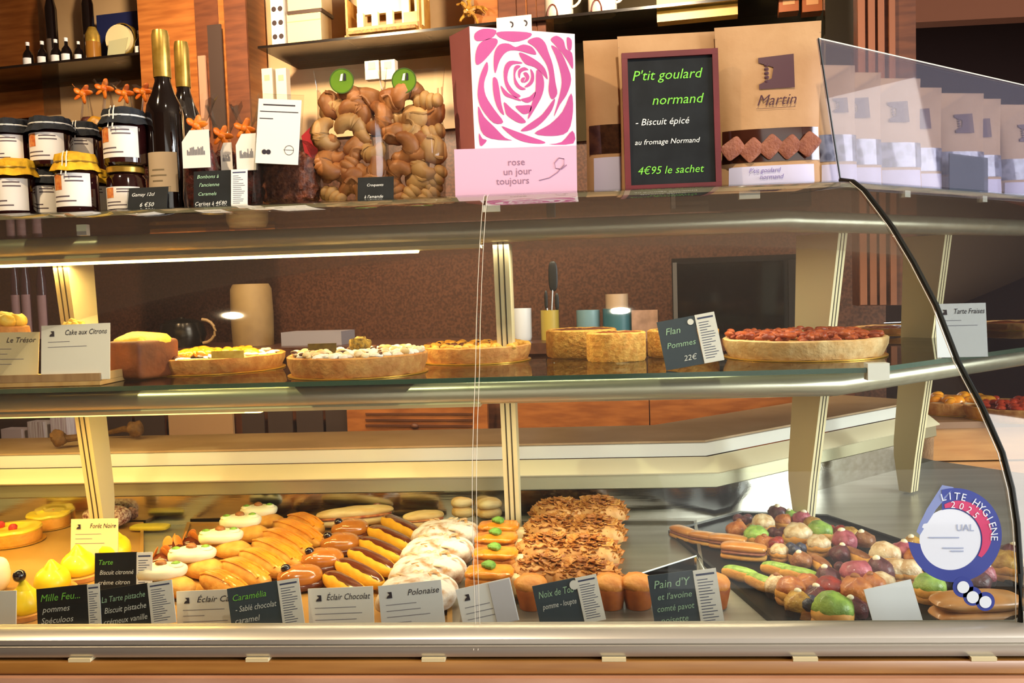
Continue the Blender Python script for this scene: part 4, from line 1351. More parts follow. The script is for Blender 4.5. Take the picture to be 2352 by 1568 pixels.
# ------------------------------------------------------------------ kraft pouches
def pouch(name, label, w, h, d, loc, rz=0, window=True, group='kraft pouches', lab=True, logo_=True, wz=(.16, .36), mk=KRAFT, cont=None, text=True):
    o = thing(name, label, 'bag', loc, rz, group)
    n, m = 14, 18

    def surf(u, v, s):                 # u in -1..1, v in 0..1
        dep = d * (1 - v ** 1.6) * (1 - abs(u) ** 3.0) ** .6 * .5 + .0012
        bulge = .004 * math.sin(3.1 * v + 1.3 * u) * (1 - v)
        ww = w / 2 * (1 - .03 * math.sin(math.pi * v))
        return Vector((u * ww, -s * (dep + bulge * .5), v * h))
    mb = MB()
    for s in (1, -1):
        vs = [tuple(surf(-1 + 2 * i / n, j / m, s)) for j in range(m + 1) for i in range(n + 1)]
        fs = []
        for j in range(m):
            for i in range(n):
                a = j * (n + 1) + i
                fs.append((a, a + 1, a + n + 2, a + n + 1) if s == 1 else (a, a + n + 1, a + n + 2, a + 1))
        mb.add(vs, fs)
    mb.add([tuple(surf(-1 + 2 * i / n, 0, 1)) for i in range(n + 1)] + [tuple(surf(-1 + 2 * i / n, 0, -1)) for i in range(n + 1)], [(i, i + n + 1, i + n + 2, i + 1) for i in range(n)])
    mb.build('pouch_body', mk, o, ang=60)
    MB().box((0, 0, h * .93), (w * .99, .0032, .002)).build('seal_line', mat('kraft_fold', '#a9825a'), o, smooth=False)

    def patch(u0, u1, v0, v1, offs, mm, nm, par=o):
        vs = []; a, b = 12, 6
        for j in range(b + 1):
            for i in range(a + 1):
                p = surf(u0 + (u1 - u0) * i / a, v0 + (v1 - v0) * j / b, 1); p.y -= offs; vs.append(tuple(p))
        return MB().add(vs, [(j * (a + 1) + i, j * (a + 1) + i + 1, (j + 1) * (a + 1) + i + 1, (j + 1) * (a + 1) + i) for j in range(b) for i in range(a)]).build(nm, mm, par)
    if window:
        patch(-.92, .92, wz[0], wz[1], .0012, cont or mat('brownie_window', '#3a1c14', '#9a6248', scale=1 / .017, kind='checker', rough=.15, coat=1.0, rot=(0, R(45), 0), bump=.4, bscale=90), 'window')
    if lab:
        pl = patch(-.80, .80, .015, wz[0] - .025, .0016, mat('pouch_label', '#d6d2ea', rough=.5), 'paper_label')
        if text:
            t2 = MB()
            pp = surf(-.3, .08, 1)
            glyphs(t2, 'P\'tit goulard', -w * .22, h * .095, .011, shear=.3, y=-d * .5 - .005)
            glyphs(t2, 'normand', -w * .12, h * .055, .011, shear=.3, y=-d * .5 - .005)
            t2.build('lettering_print', mat('violet_ink', '#7a6aa8'), pl, smooth=False)
    if logo_:
        z0 = h * .60; s = w * .33
        yy = surf(0, .6, 1).y - .0022
        yt = surf(0, .78, 1).y - .0022
        q = lambda x, z: (x, yy + (yt - yy) * (z - z0) / (h * .18), z)
        lm = MB(); X0 = -s * .3
        lm.add([q(X0, z0), q(X0 + s, z0), q(X0 + s, z0 + s * .98), q(X0, z0 + s * .92), q(X0, z0 + s * .78), q(X0 + s * .42, z0 + s * .62), q(X0 + s * .36, z0 + s * .3), q(X0, z0 + s * .14)], [(0, 1, 2, 3, 4, 5, 6, 7)])
        for i in range(5):
            lm.blob(q(X0 + s * .22, z0 + s * (.22 + .12 * i)), (s * .07, .0006, s * .05), nu=8, nv=5)
        lm.build('wheat_logo', mat('logo_brown', '#4c2430'), o)
        if text:
            t3 = MB(); glyphs(t3, 'Martin', X0 - s * .1, h * .50, .026, shear=.35, y=surf(0, .5, 1).y - .0035, width=s * 1.1)
            rule(t3, X0 - s * .1, h * .48, s * 1.1, .0007, y=surf(0, .5, 1).y - .0035)
            t3.build('lettering_print', mat('logo_brown', '#4c2430'), o, smooth=False)
    return o


def pouch_px(name, label, l, r_, top, y, **kw):
    k = mpp(y); P = at((l + r_) / 2, (top + 410) / 2, y=y); T = at((l + r_) / 2, top, y=y)
    return pouch(name, label, (r_ - l) * k, T.z - TOPZ, .05, (P.x, y, TOPZ), **kw)


KG = 'kraft pouches along the top shelf'
pouch_px('kraft_pouch', 'kraft pouch half hidden between pink box and chalkboard', 1345, 1500, 90, 1.685, group=KG, text=False, logo_=False, wz=(.28, .46), cont=mat('dark_window', '#2c1a14', '#4c3020', scale=60, rough=.1, coat=.8))
pouch_px('kraft_pouch', 'kraft pouch standing directly behind the chalkboard', 1425, 1650, 78, 1.645, group=KG, logo_=False, text=False)
bigp = pouch_px('kraft_pouch', 'large kraft pouch with dark square logo at the end of the front shelf', 1650, 1880, 56, 1.62, rz=-.06, group=KG, cont=mat('dark_pouch_window', '#3c1c12', rough=.12, coat=1.0))
wn = [c for c in bigp.children if c.name.startswith('window')][0]
for j, (x, z, a_) in enumerate(((-.066, .071, .6), (-.034, .067, .75), (-.002, .071, .8), (.030, .069, .7), (.062, .072, .85))):
    MB().blob((0, 0, 0), (.0195, .0022, .0195), e=(6, 3), nu=4 * 7, nv=10, M=Matrix.Translation((x, -.0290, z)) @ Matrix.Rotation(R(90), 4, 'X') @ Matrix.Rotation(a_, 4, 'Z') @ Matrix.Diagonal((1, 1, .14, 1)) @ Matrix.Diagonal((1, 7, 1, 1))).build('brown_square_biscuit', mat('brownie', '#a06044', '#8a4c34', scale=80, rough=.5, bump=.4), wn)
# chalkboard with red frame
o, w, h = plane_sign('menu_chalkboard', 'framed black chalkboard with green and white handwriting', 'chalkboard', (1427, 124), (1648, 112), 1.585, TOPZ + .001, 3, CHALKB, th=.006)
FR = mat('red_frame', '#6e1f26', '#5c181e', scale=12, rough=.45)
mb = MB(); fw = .010
mb.box((w / 2, 0, fw / 2), (w, .010, fw)); mb.box((w / 2, 0, h - fw / 2), (w, .010, fw)); mb.box((fw / 2, 0, h / 2), (fw, .010, h - .0202)); mb.box((w - fw / 2, 0, h / 2), (fw, .010, h - .0202))
mb.build('red_frame', FR, o, smooth=False)
chalk(o, w, [('P\'tit goulard', w * .10, h * .80, .0245, CHALKG), ('normand', w * .30, h * .62, .024, CHALKG), ('- Biscuit épicé', w * .12, h * .475, .0165, CHALKW),
             ('au fromage Normand', w * .11, h * .335, .0128, CHALKW), ('4€95 le sachet', w * .13, h * .12, .019, CHALKG)])

# pouches behind the screen on the second run
KR = mat('kraft_paper_pale', '#c9a884', '#bd9a74', scale=12, rough=.7, bump=.15, bscale=60)
WIN2 = mat('grey_window', '#5a5f74', '#8d93a8', scale=60, rough=.1, coat=.8, kind='voronoi')
ords = ['nearest the corner, beside the large pouch', 'second from the corner', 'third from the corner', 'fourth from the corner', 'fifth from the corner, left of the small chalk sign', 'sixth from the corner, behind the small chalk sign', 'cut by the right picture edge']
sl_ = (CREF - corner(1.534)).dot(N2)
for i, (l, r_, t) in enumerate(((1884, 1945, 150), (1928, 2010, 163), (1998, 2090, 180), (2068, 2150, 198), (2150, 2240, 214), (2210, 2290, 224), (2290, 2390, 240))):
    pl = (N2, (CREF + N2 * .105).dot(N2))
    a, b = at(l, 300, plane=pl), at(r_, 300, plane=pl)
    T = at((l + r_) / 2, t, plane=pl)
    c = (a + b) / 2
    w = (b - a).length * 1.05
    off = -N2 * (.012 * (i % 2))
    pouch('kraft_pouch', 'kraft pouch behind the glass screen, ' + ords[i], min(w, .125), T.z - TOPZ, .045, (c.x + off.x, c.y + off.y, TOPZ), rz=A2 - .45, group='kraft pouches behind the glass screen', text=False, mk=KR, cont=WIN2, wz=(.20, .42))
pl = (N2, (CREF + N2 * .145).dot(N2))
a, b = at(2180, 352, plane=pl), at(2268, 350, plane=pl)
uu = b - a
o = thing('chalk_sign', 'small slate blue chalk sign leaning on the pouches behind the screen', 'chalk sign', (a.x, a.y, TOPZ), math.atan2(uu.y, uu.x))
w, h = uu.length, a.z - TOPZ
MB().box((w / 2, 0, h / 2), (w, .002, h)).build('board', mat('slate_board', '#33424e'), o, smooth=False)
chalk(o, w, [('P\'tit', w * .3, h * .75, .012, CHALKT), ('goulard', w * .25, h * .55, .012, CHALKT), ('4€95', w * .35, h * .2, .012, CHALKT)])

# ------------------------------------------------------------------ pastry materials
CRUST = mat('tart_crust', '#c07a38', '#dba057', scale=45, rough=.65, bump=.5, bscale=120)
CRUSTP = mat('pale_crust', '#d8a868', '#e8c48a', scale=45, rough=.7, bump=.5, bscale=110)
BUN = mat('choux_bun', '#d08a34', '#e3a84e', scale=50, rough=.6, bump=.4, bscale=120)
BUNY = mat('yellow_choux', '#e8a41e', '#f2b634', scale=40, rough=.55, bump=.35, bscale=100)
CHOC = mat('chocolate_glaze', '#6a3016', '#5a2610', scale=30, rough=.2, coat=.5)
CARAM = mat('caramel_glaze', '#e08a1c', '#f0a22c', scale=40, rough=.3, coat=.4, bump=.5, bscale=90)
CREAMW = mat('whipped_cream', '#ece2be', '#f4ecd2', scale=20, rough=.45, sss=.1)
PIST = mat('pistachio', '#5a8a2a', '#86b040', scale=90, rough=.6, bump=.4)
NUT = mat('hazelnut', '#8a4e20', '#a86a34', scale=60, rough=.5)
LEMON = mat('lemon_glaze', '#ecd00c', '#f6dc1c', scale=14, rough=.4, coat=.2)
BEAD = mat('dark_bead', '#1a0c14', rough=.1, coat=.8)
SUGAR = mat('icing_sugar', '#e4d6c8', '#ac7c4c', scale=46, rough=.9, bump=1.0, bscale=80, lo=.46, hi=.66, detail=8)
FLAKE = mat('toasted_almond', '#b0702e', '#cf9248', scale=30, rough=.5)
CARROT = mat('carrot_glaze', '#e07a14', '#f09a28', scale=60, rough=.3, coat=.4, bump=.7, bscale=70)
BREAD = mat('pale_baguette', '#d2a35c', '#ecd29a', scale=16, rough=.7, bump=.3, stretch=(1, 3, 3))
GOLDC = mat('gold_cake_board', '#c9962e', rough=.3, metal=.5)
RASP = mat('raspberry', '#c01e22', '#e0402c', scale=120, rough=.35, bump=.8, bscale=300)
TRAYB = mat('black_tray', '#0e0d0d', rough=.45, spec=.25)
TRAYG = mat('tan_tray', '#b98a4a', '#a67a3c', scale=6, rough=.35)

DZ = DECK + .0045


def dpos(px, py, zo=.02):
    return at(px, py, z=DZ + zo)


# ------------------------------------------------------------------ middle shelf
mt = at(230, 880, y=1.475)
t = thing('wooden_tray', 'pale wooden tray with striped front edge under the two price cards', 'tray', (mt.x - .25, 1.475, MIDZ))
WT = mat('pale_wood', '#d9b277', '#c79c60', scale=6, rough=.55, stretch=(8, 1, 1))
MB().box((0, .09, .004), (.5, .18, .007)).build('base', WT, t, smooth=False)
mb = MB(); mb.box((0, .003, .0145), (.5, .006, .013)); mb.build('front_rim', mat('striped_wood', '#b9946a', '#9f7a54', scale=60, stretch=(1, .05, .05), rough=.6), t, smooth=False)
mb = MB(); mb.box((.247, .093, .0145), (.006, .174, .013)); mb.build('side_rim', WT, t, smooth=False)
TRZ = MIDZ + .0085
card('cream price card cut by the left picture edge, on the wooden tray', (-60, 764), (90, 762), 1.500, TRZ, 'Le Trésor', 4, 8, CARDP, tx=.5)
card('white price card on the wooden tray left of the loaf cake', (95, 748), (252, 741), 1.492, TRZ, 'Cake aux Citrons', 2, 8, CARDW, tx=.34)
for i, (x, y, w) in enumerate(((14, 745, 110), (170, 752, 66))):
    P = at(x, y, y=1.60)
    o = thing('lemon_cake', ('round lemon cake with yellow rosette behind the cut-off card', 'small lemon cake peeping over the white price card')[i], 'cake', (P.x, 1.60, TRZ - .001))
    r = w * mpp(1.60) / 2; h = max(.04, at(x, (722, 738)[i], y=1.60).z - TRZ - .012)
    MB().lathe([(0, 0), (r, 0), (r * 1.02, h * .6), (r * .9, h * .9), (0, h)], 28, amp=.003).build('sponge', CRUST, o)
    m2 = MB()
    for j in range(7):
        a = j * .9; m2.blob((r * .5 * math.cos(a), r * .5 * math.sin(a), h), (r * .35, r * .35, .013), amp=.003, fr=90, seed=j, nu=12, nv=8)
    m2.blob((0, 0, h + .004), (r * .5, r * .5, .014), amp=.004, fr=80)
    m2.build('yellow_rosette', mat('lemon_icing', '#f0b81c', '#f8d860', scale=40, rough=.5, bump=.4), o)
# loaf cake
P = at(312, 838, y=1.56)
o = thing('loaf_cake', 'golden domed loaf cake with dark brown sides behind the white price card', 'cake', (P.x - .004, 1.60, MIDZ), -.30)
MB().blob((0, 0, .036), (.0365, .050, .036), e=(12, 10), taper=-.08, nu=40, nv=20).build('loaf_body', mat('loaf_crust', '#5e2c12', '#7a3e1a', scale=30, rough=.6, bump=.3), o)  # brown crust, its colour darkened to take in the shade on the sides
MB().blob((0, 0, .060), (.040, .052, .026), e=(4, 2.2), amp=.004, fr=45, zmin=-.002).build('domed_top', mat('golden_top', '#e8a01c', '#f4c044', scale=30, rough=.5, bump=.6), o)


def tart(name, label, px, wpx, base_py, h=.030, z=MIDZ, crust=CRUST, fill=None, top=None, seed=1, ripple=.008, y=None, board=True, group='tarts on the middle glass shelf', fill_h=.8, r=None):
    P = at(px, base_py, z=z)
    if r is None:
        r = wpx / 2 * mpp(P.y + .02) if y is None else wpx / 2 * mpp(y)
        r = r / (1 - r / (P.y + r)) if y is None else r
    cy = P.y + r if y is None else y
    cx = at(px, base_py - 20, y=cy).x
    o = thing(name, label, 'tart', (cx, cy, z), 0, group)
    if board:
        MB().lathe([(0, 0), (r * 1.0, 0), (r * 1.0, .0018), (0, .0018)], 48).build('cake_board', GOLDC, o)
    b = .002
    MB().lathe([(0, b), (r * .93, b), (r * .99, h * .6), (r, h * .95), (r * .975, h * 1.02), (r * .945, h * .98), (r * .93, h * .72), (0, h * .70)], 96, rip=ripple, rn=34, amp=.0012, seed=seed).build('crust', crust, o)
    MB().lathe([(r * .935, h * .74), (r * .85, h * .84), (r * .5, h * .9), (r * .2, h * .92), (0, h * .92)], 64, amp=.006, seed=seed).build('filling', fill, o)
    if top:
        top(o, r, h)
    return o, r, h


def scatter(o, r, h, name, m, n, sx, sy, sz, rmin=0, rmax=.9, seed=1, z=.9, e=(2, 2), amp=.0, jit=.002):
    rg = random.Random(seed); mb = MB()
    for i in range(n):
        a = rg.uniform(0, 6.28); q = r * math.sqrt(rg.uniform(rmin ** 2, rmax ** 2))
        M = Matrix.Translation((q * math.cos(a), q * math.sin(a), h * z + rg.uniform(-jit, jit))) @ Matrix.Rotation(rg.uniform(0, 3.14), 4, 'Z') @ Matrix.Rotation(rg.uniform(-.5, .5), 4, 'X')
        k = rg.uniform(.75, 1.25)
        mb.blob((0, 0, 0), (sx * k, sy * k, sz * k), e=e, nu=10, nv=6, amp=amp, seed=i, M=M)
    return mb.build(name, m, o, kind='stuff')


ALMF = mat('sugar_almond', '#e8d8c0', '#c8945a', scale=60, rough=.7)
DARKP = mat('dark_pieces', '#4a2014', '#6a3420', scale=60, rough=.4)
ORF = mat('orange_fruit', '#f2921a', '#f7ab34', scale=40, rough=.25, coat=.4)
CRUM = mat('pale_crumble', '#e0b877', '#f2e2c4', scale=40, rough=.8, bump=.6)
SUGT = mat('dusted_top', '#efe9e2', '#c8996a', scale=26, rough=.85, bump=.6, lo=.5, hi=.75)


def t1(o, r, h):
    scatter(o, r, h, 'orange_slices', ORF, 60, .014, .011, .006, 0, .66, 2, 1.16)
    scatter(o, r, h, 'dark_pieces', DARKP, 22, .010, .007, .004, .45, .9, 3, 1.06)
    scatter(o, r, h, 'white_icing', mat('white_icing', '#f2ece4', rough=.5), 44, .012, .006, .003, .55, .92, 4, 1.04)


def t2(o, r, h):
    scatter(o, r, h, 'sugar_crumble', SUGT, 150, .009, .008, .005, 0, .93, 5, 1.04, amp=.002)
    scatter(o, r, h, 'crumble_pieces', CRUM, 50, .009, .007, .006, .4, .95, 6, 1.10, amp=.002)
    scatter(o, r, h, 'dark_pieces', DARKP, 26, .008, .004, .003, .3, .95, 7, 1.16)


def t3(o, r, h):
    scatter(o, r, h, 'golden_crumble', mat('golden_crumble', '#c98a2c', '#e8b456', scale=40, rough=.6, bump=.6), 110, .010, .008, .006, 0, .93, 8, .98, amp=.002)
    scatter(o, r, h, 'dark_pieces', DARKP, 34, .009, .004, .003, .2, .9, 9, 1.08)


def t4(o, r, h):
    scatter(o, r, h, 'browned_bacon', mat('browned_bacon', '#8e3418', '#c4602c', scale=50, rough=.4, bump=.6), 230, .011, .006, .005, 0, .93, 10, 1.12, amp=.002, jit=.006)


tart('fruit_tart', 'wide tart with orange fruit slices and white icing, right of the loaf cake', 495, 322, 862, .031, fill=SUGT, top=t1)
tart('crumble_tart', 'sugar-dusted crumble tart, largest in the middle of the shelf', 824, 322, 872, .036, fill=SUGT, top=t2, seed=3)
tart('almond_tart', 'golden crumble tart behind the glass seam left of the post', 1095, 250, 838, .032, fill=CRUM, top=t3, seed=4)
tart('bacon_quiche', 'large browned quiche right of the slate chalk sign', 1846, 352, 832, .036, fill=mat('egg_filling', '#c88a3c', '#d8a85c', scale=30, rough=.5, bump=.4), top=t4, seed=6, crust=CRUSTP)
# tarts on the turned part of the shelf
RTF = mat('red_brown_fruit', '#6a2214', '#8a3a1c', scale=30, rough=.2, coat=.5)
tart('plum_tart', 'flat red plum tart on the turned shelf with a teal knife on it', 2070, 250, 772, .018, fill=RTF, seed=7, r=.115)
tart('apricot_tart', 'tart at the far right edge behind the white price card', 2345, 180, 760, .018, fill=mat('apricot_fill', '#b85a24', '#8e3e1c', scale=40, rough=.3), seed=8, r=.10)
P = at(2075, 733, y=2.02)
o = thing('cake_knife', 'cake knife with teal handle lying on the plum tart', 'knife', (at(2100, 735, z=MIDZ + .026).x, at(2100, 735, z=MIDZ + .026).y, MIDZ + .0225), .25)
MB().box((-.055, 0, .0), (.075, .012, .0012)).build('blade', mat('blade_steel', '#c8ccd0', metal=.8, rough=.2), o, smooth=False)
MB().blob((.03, 0, .002), (.05, .008, .005), e=(3, 3)).build('handle', mat('teal_handle', '#1f8f9c', rough=.35), o)
card('white price card with handwriting on the turned glass shelf', (2148, 698), (2264, 695), 1.60, MIDZ, 'Tarte Fraises', 2, 6, mat('bright_card', '#f6f6f8', rough=.5), tx=.35)
# thick flan in two pieces
FLS = mat('flan_side', '#c9862e', '#e0a84c', scale=90, rough=.7, bump=.8, bscale=140)
FLT = mat('flan_top', '#6e2a10', '#a04e1c', scale=12, rough=.25, coat=.4)


def flan(label, l, r_, top, bot, dep, rnd, n=12):
    P = at((l + r_) / 2, bot, z=MIDZ); w = (r_ - l) * mpp(P.y)
    o = thing('thick_flan', label, 'cake', (P.x, P.y + dep / 2, MIDZ), 0, 'pieces of thick flan')
    h = at((l + r_) / 2, top, y=P.y).z - MIDZ
    MB().lathe([(0, 0), (.96, 0), (1.0, h * .1), (1.0, h * .93), (.94, h * .985), (.9, h * .93), (0, h * .93)], 48, rip=rnd, rn=n, M=Matrix.Diagonal((w / 2, dep / 2, 1, 1)), amp=.001).build('crust', FLS, o)
    MB().lathe([(.93, h * .94), (.6, h * .96), (0, h * .965)], 48, M=Matrix.Diagonal((w / 2, dep / 2, 1, 1)), amp=.003).build('glazed_top', FLT, o)
    return o


flan('half of a thick flan with glazed brown top, left of the slate sign', 1254, 1420, 757, 823, .14, .02)
flan('front piece of thick flan with grainy side, nearest the shelf edge', 1350, 1488, 763, 832, .09, .02)
flan('piece of thick flan standing behind the slate sign', 1495, 1662, 757, 822, .12, .02)
SLATE = mat('slate_board', '#33424e', rough=.6, spec=.25)
o, w, h = plane_sign('chalk_sign', 'slate grey chalk sign with white dot leaning on the flan', 'chalk sign', (1508, 740), (1594, 724), 1.505, MIDZ, 14, SLATE)
chalk(o, w, [('Flan', .010, h * .70, .016, CHALKT), ('Pommes', .008, h * .42, .014, CHALKT), ('22€', w * .5, h * .12, .013, CHALKW)])
price_list(o, w + .0005, .033, h * 1.0)
MB().lathe([(0, 0), (.0052, 0)], 20, M=Matrix.Translation((w - .008, -.0012, h * .88)) @ Matrix.Rotation(R(90), 4, 'X')).build('white_dot', CARDW, o)
P = at(522, 800, y=1.60)
o = thing('gold_card', 'small gilded name card standing in the orange tart', 'card', (P.x, 1.60, MIDZ + .031))
MB().box((0, 0, .008), (.062, .0012, .014)).build('card', mat('gilded_card', '#b98e34', '#d8b458', scale=60, rough=.4), o, smooth=False)
P = at(768, 795, y=1.64)
o = thing('gold_card', 'small dark name card standing in the dusted tart', 'card', (P.x, 1.56, MIDZ + .036))
MB().box((0, 0, .011), (.052, .0015, .020)).build('card', mat('dark_gold_card', '#4a3a16', '#6a5420', scale=80, rough=.4), o, smooth=False)
P = at(826, 780, y=1.62)
o = thing('golden_pinecone', 'golden decoration standing behind the dark name card on the tart', 'decoration', (P.x, 1.62, MIDZ + .037))
MB().blob((0, 0, .013), (.021, .01, .014), amp=.005, fr=110).build('decoration', mat('gold_deco', '#a8842c', '#5a4414', scale=150, rough=.3, metal=.4, bump=.6), o)

# ------------------------------------------------------------------ deck: trays
def tray(label, pts, m, name='serving_tray', rim=.006):
    P = [at(a, b, z=DECK + .002) if len(q) == 2 else None for q in pts for a, b in [q[:2]]]
    c = sum(P, Vector()) / len(P)
    o = thing(name, label, 'tray', (c.x, c.y, DECK))
    poly = [(p.x - c.x, p.y - c.y) for p in P]
    MB().slab(poly, 0, .003).build('base', m, o, smooth=False)
    mb = MB()
    ins = [(x * .97, y * .97) for x, y in poly]
    n = len(poly)
    for i in range(n):
        j = (i + 1) % n
        vs = [(*poly[i], .003), (*poly[j], .003), (*ins[j], .003), (*ins[i], .003), (*poly[i], .003 + rim), (*poly[j], .003 + rim), (*ins[j], .003 + rim * .9), (*ins[i], .003 + rim * .9)]
        mb.add(vs, [(0, 1, 5, 4), (2, 3, 7, 6), (4, 5, 6, 7)])
    mb.build('rim', m, o, smooth=False)
    return o


tray('tan serving tray under the tarts and lemon domes at the left', [(-420, 1470), (330, 1470), (330, 1205), (-60, 1205)], TRAYG)
tray('golden tray under the rows of eclairs', [(345, 1470), (1040, 1468), (1035, 1205), (430, 1205)], TRAYG)
tray('steel tray under the flaked almond pastries', [(1050, 1468), (1640, 1465), (1600, 1200), (1100, 1200)], mat('grey_steel_tray', '#8e8a80', '#7c786e', scale=5, rough=.3, metal=.7, stretch=(.3, 6, 6)))


def place(proto, label, px, py, rz=0.0, s=1.0, zo=.02, group=None, zadd=0.0, first=[set()]):
    P = dpos(px, py, zo)
    loc = (P.x, P.y, DZ - .0008 + zadd)
    if proto.name in first[0]:
        return dup(proto, loc, rz, label, s, group)
    first[0].add(proto.name)
    proto.location = loc; proto.rotation_euler = (0, 0, rz); proto.scale = (s,) * 3 if not isinstance(s, tuple) else s
    proto['label'] = label
    if group:
        proto['group'] = group
    return proto


# lemon domes
lp = thing('lemon_dome', 'x', 'pastry')
MB().lathe([(0, 0), (.029, 0), (.030, .006), (.0, .007)], 28, rip=.02, rn=18).build('biscuit_base', CRUST, lp)
MB().blob((0, 0, .020), (.029, .029, .018), e=(2, 2.3), amp=.0022, fr=50, taper=.42).build('lemon_glaze', LEMON, lp)
MB().lathe([(.013, .033), (.008, .039), (.003, .045), (0, .046)], 16, amp=.003).build('glaze_peak', LEMON, lp)
G1 = 'lemon glazed domes'
place(lp, 'yellow lemon dome furthest back, in front of the cream price card', 262, 1262, group=G1, s=1.4)
place(lp, 'yellow lemon dome second from the back, touching the upper chalk sign', 180, 1302, group=G1, s=1.4)
place(lp, 'yellow lemon dome third from the back with a peaked top', 120, 1334, group=G1, s=1.32)
o = place(lp, 'yellow lemon dome nearest the glass with a dark bead on top', 56, 1388, group=G1, s=(1.05, 1.05, 1.4))
MB().blob((-.003, -.003, .050), (.010, .010, .0075), nu=14, nv=10).build('dark_bead', BEAD, o)
for p_, lab_ in ((252, 'x'),):
    pass
o = thing('cream_dome', 'white cream dome cut by the left picture edge', 'pastry', tuple(dpos(-6, 1330))[:2] + (DZ,))
MB().blob((0, 0, .03), (.022, .022, .032), e=(2, 2.3), amp=.003, fr=60).build('cream', CREAMW, o)

# round yellow tarts with raspberries
def ytart(label, px, py, r, rasp, h=.028, zo=.02):
    P = dpos(px, py, zo); r *= 1.3; h *= 1.15
    o = thing('lemon_tartlet', label, 'tartlet', (P.x, P.y, DZ), 0, 'yellow-topped tarts with raspberries')
    MB().lathe([(0, 0), (r * 1.12, 0), (r * 1.12, .0015), (0, .0015)], 40).build('cake_board', GOLDC, o)
    MB().lathe([(0, .0018), (r * .98, .0018), (r, h * .6), (r * .98, h * .8), (0, h * .8)], 48, rip=.01, rn=24).build('sponge', mat('orange_sponge', '#e09020', '#f0a838', scale=40, rough=.6, bump=.5), o)
    MB().lathe([(r * .98, h * .72), (r * 1.02, h * .86), (r * .98, h), (r * .6, h * 1.03), (r * .5, h * .9), (0, h * .9)], 48, amp=.002).build('yellow_cream', mat('yellow_cream', '#f8c81c', '#fcd944', scale=20, rough=.35, coat=.3), o)
    for i, (x, y) in enumerate(rasp):
        MB().blob((x * r, y * r, h * 1.08), (.009, .009, .009), amp=.0015, fr=200, nu=14, nv=10).build('raspberry', RASP, o)
    return o


ytart('large yellow cream tart with a raspberry, cut by the left picture edge', 28, 1222, .045, [(.25, -.3), (-.5, .1)])
ytart('yellow cream tart behind and right of the large one', 112, 1188, .036, [(.1, .5)])
ytart('yellow cream tart furthest back at the left edge', 10, 1170, .038, [(.2, 0)])
ytart('yellow cream tart nearly hidden behind the others near the post', 80, 1158, .032, [(.3, 0), (-.3, .2)], zo=.01)
# sprinkled logs
SPRK = mat('sprinkles', '#7a3424', '#d8b8a0', scale=170, rough=.5, bump=.8, bscale=250, lo=.4, hi=.6)
for i, (a, b) in enumerate((((205, 1185), (285, 1185)), ((300, 1172), (370, 1166)))):
    p, q = dpos(*a, .025), dpos(*b, .025); c = (p + q) / 2; L = (q - p).length
    o = thing('sprinkled_log', ('log cake coated in pink sprinkles behind the cream price card', 'darker sprinkled log cake beside the clear box')[i], 'cake', (c.x, c.y, DZ), math.atan2((q - p).y, (q - p).x), 'sprinkled log cakes')
    MB().blob((0, 0, .024), (L / 2 + .01, .028, .024), e=(4, 2.6), amp=.0015, fr=150).build('sponge_log', SPRK if i == 0 else mat('dark_sprinkles', '#4a2a24', '#8a6458', scale=170, rough=.5, bump=.8, bscale=250), o)
P = dpos(392, 1185, .0)
o = thing('clear_box', 'clear plastic box standing right of the dark log cake', 'box', (P.x, P.y, DZ))
MB().box((0, 0, .022), (.040, .05, .044)).build('box_body', glass('clear_plastic', '#f4f2ec', gloss=.05, haze=.22, hazecol='#e4d8c0'), o, smooth=False)
for i, (x, c_) in enumerate(((-.025, '#e8c020'), (.03, '#f0d060'))):
    pass
P = dpos(345, 1212, .004)
o = thing('yellow_slice', 'flat lemon yellow slice lying in front of the dark log cake', 'cake slice', (P.x, P.y, DZ))
MB().blob((0, 0, .006), (.045, .018, .006), e=(4, 4)).build('slice', mat('yellow_slice_m', '#c8b01c', '#dcc43c', scale=30, rough=.5), o)
P = dpos(527, 1166, .02)
o = thing('mango_slice', 'yellow ridged mango slice cake on an orange base at the back', 'cake slice', (P.x, P.y, DZ))
MB().blob((0, 0, .009), (.056, .024, .009), e=(6, 6)).build('orange_base', mat('orange_base', '#d8741c', '#e88a2c', scale=30), o)
mb = MB()
for j in range(7):
    mb.blob((-.042 + .014 * j, 0, .024), (.008, .021, .010), e=(3, 2.4), nu=12, nv=8)
mb.build('ridged_topping', mat('mango', '#f4b414', '#fbc834', scale=20, rough=.35), o)

# dark chocolate puffs with orange tuiles
cp = thing('chocolate_puff', 'x', 'pastry')
MB().blob((0, 0, .014), (.021, .021, .014), amp=.002, fr=60).build('puff', CHOC, cp)
for j in range(3):
    MB().blob((0, 0, 0), (.010, .0015, .015), M=Matrix.Translation((.012 * math.cos(2 * j), .012 * math.sin(2 * j), .028)) @ Matrix.Rotation(j * 1.1, 4, 'Z') @ Matrix.Rotation(.4, 4, 'X'), nu=12, nv=8).build('orange_tuile', mat('orange_tuile', '#e8882c', '#f09c44', scale=40, rough=.5), cp)
G2 = 'chocolate puffs with orange tuiles'
for lab_, x, y in (('chocolate puff with tuile at the left, beside the upper chalk sign strip', 372, 1278), ('chocolate puff with tuile in the middle of its three', 398, 1252), ('chocolate puff with tuile furthest back, beside a cream eclair', 437, 1240)):
    place(cp, lab_, x, y, rz=x * .1, group=G2)

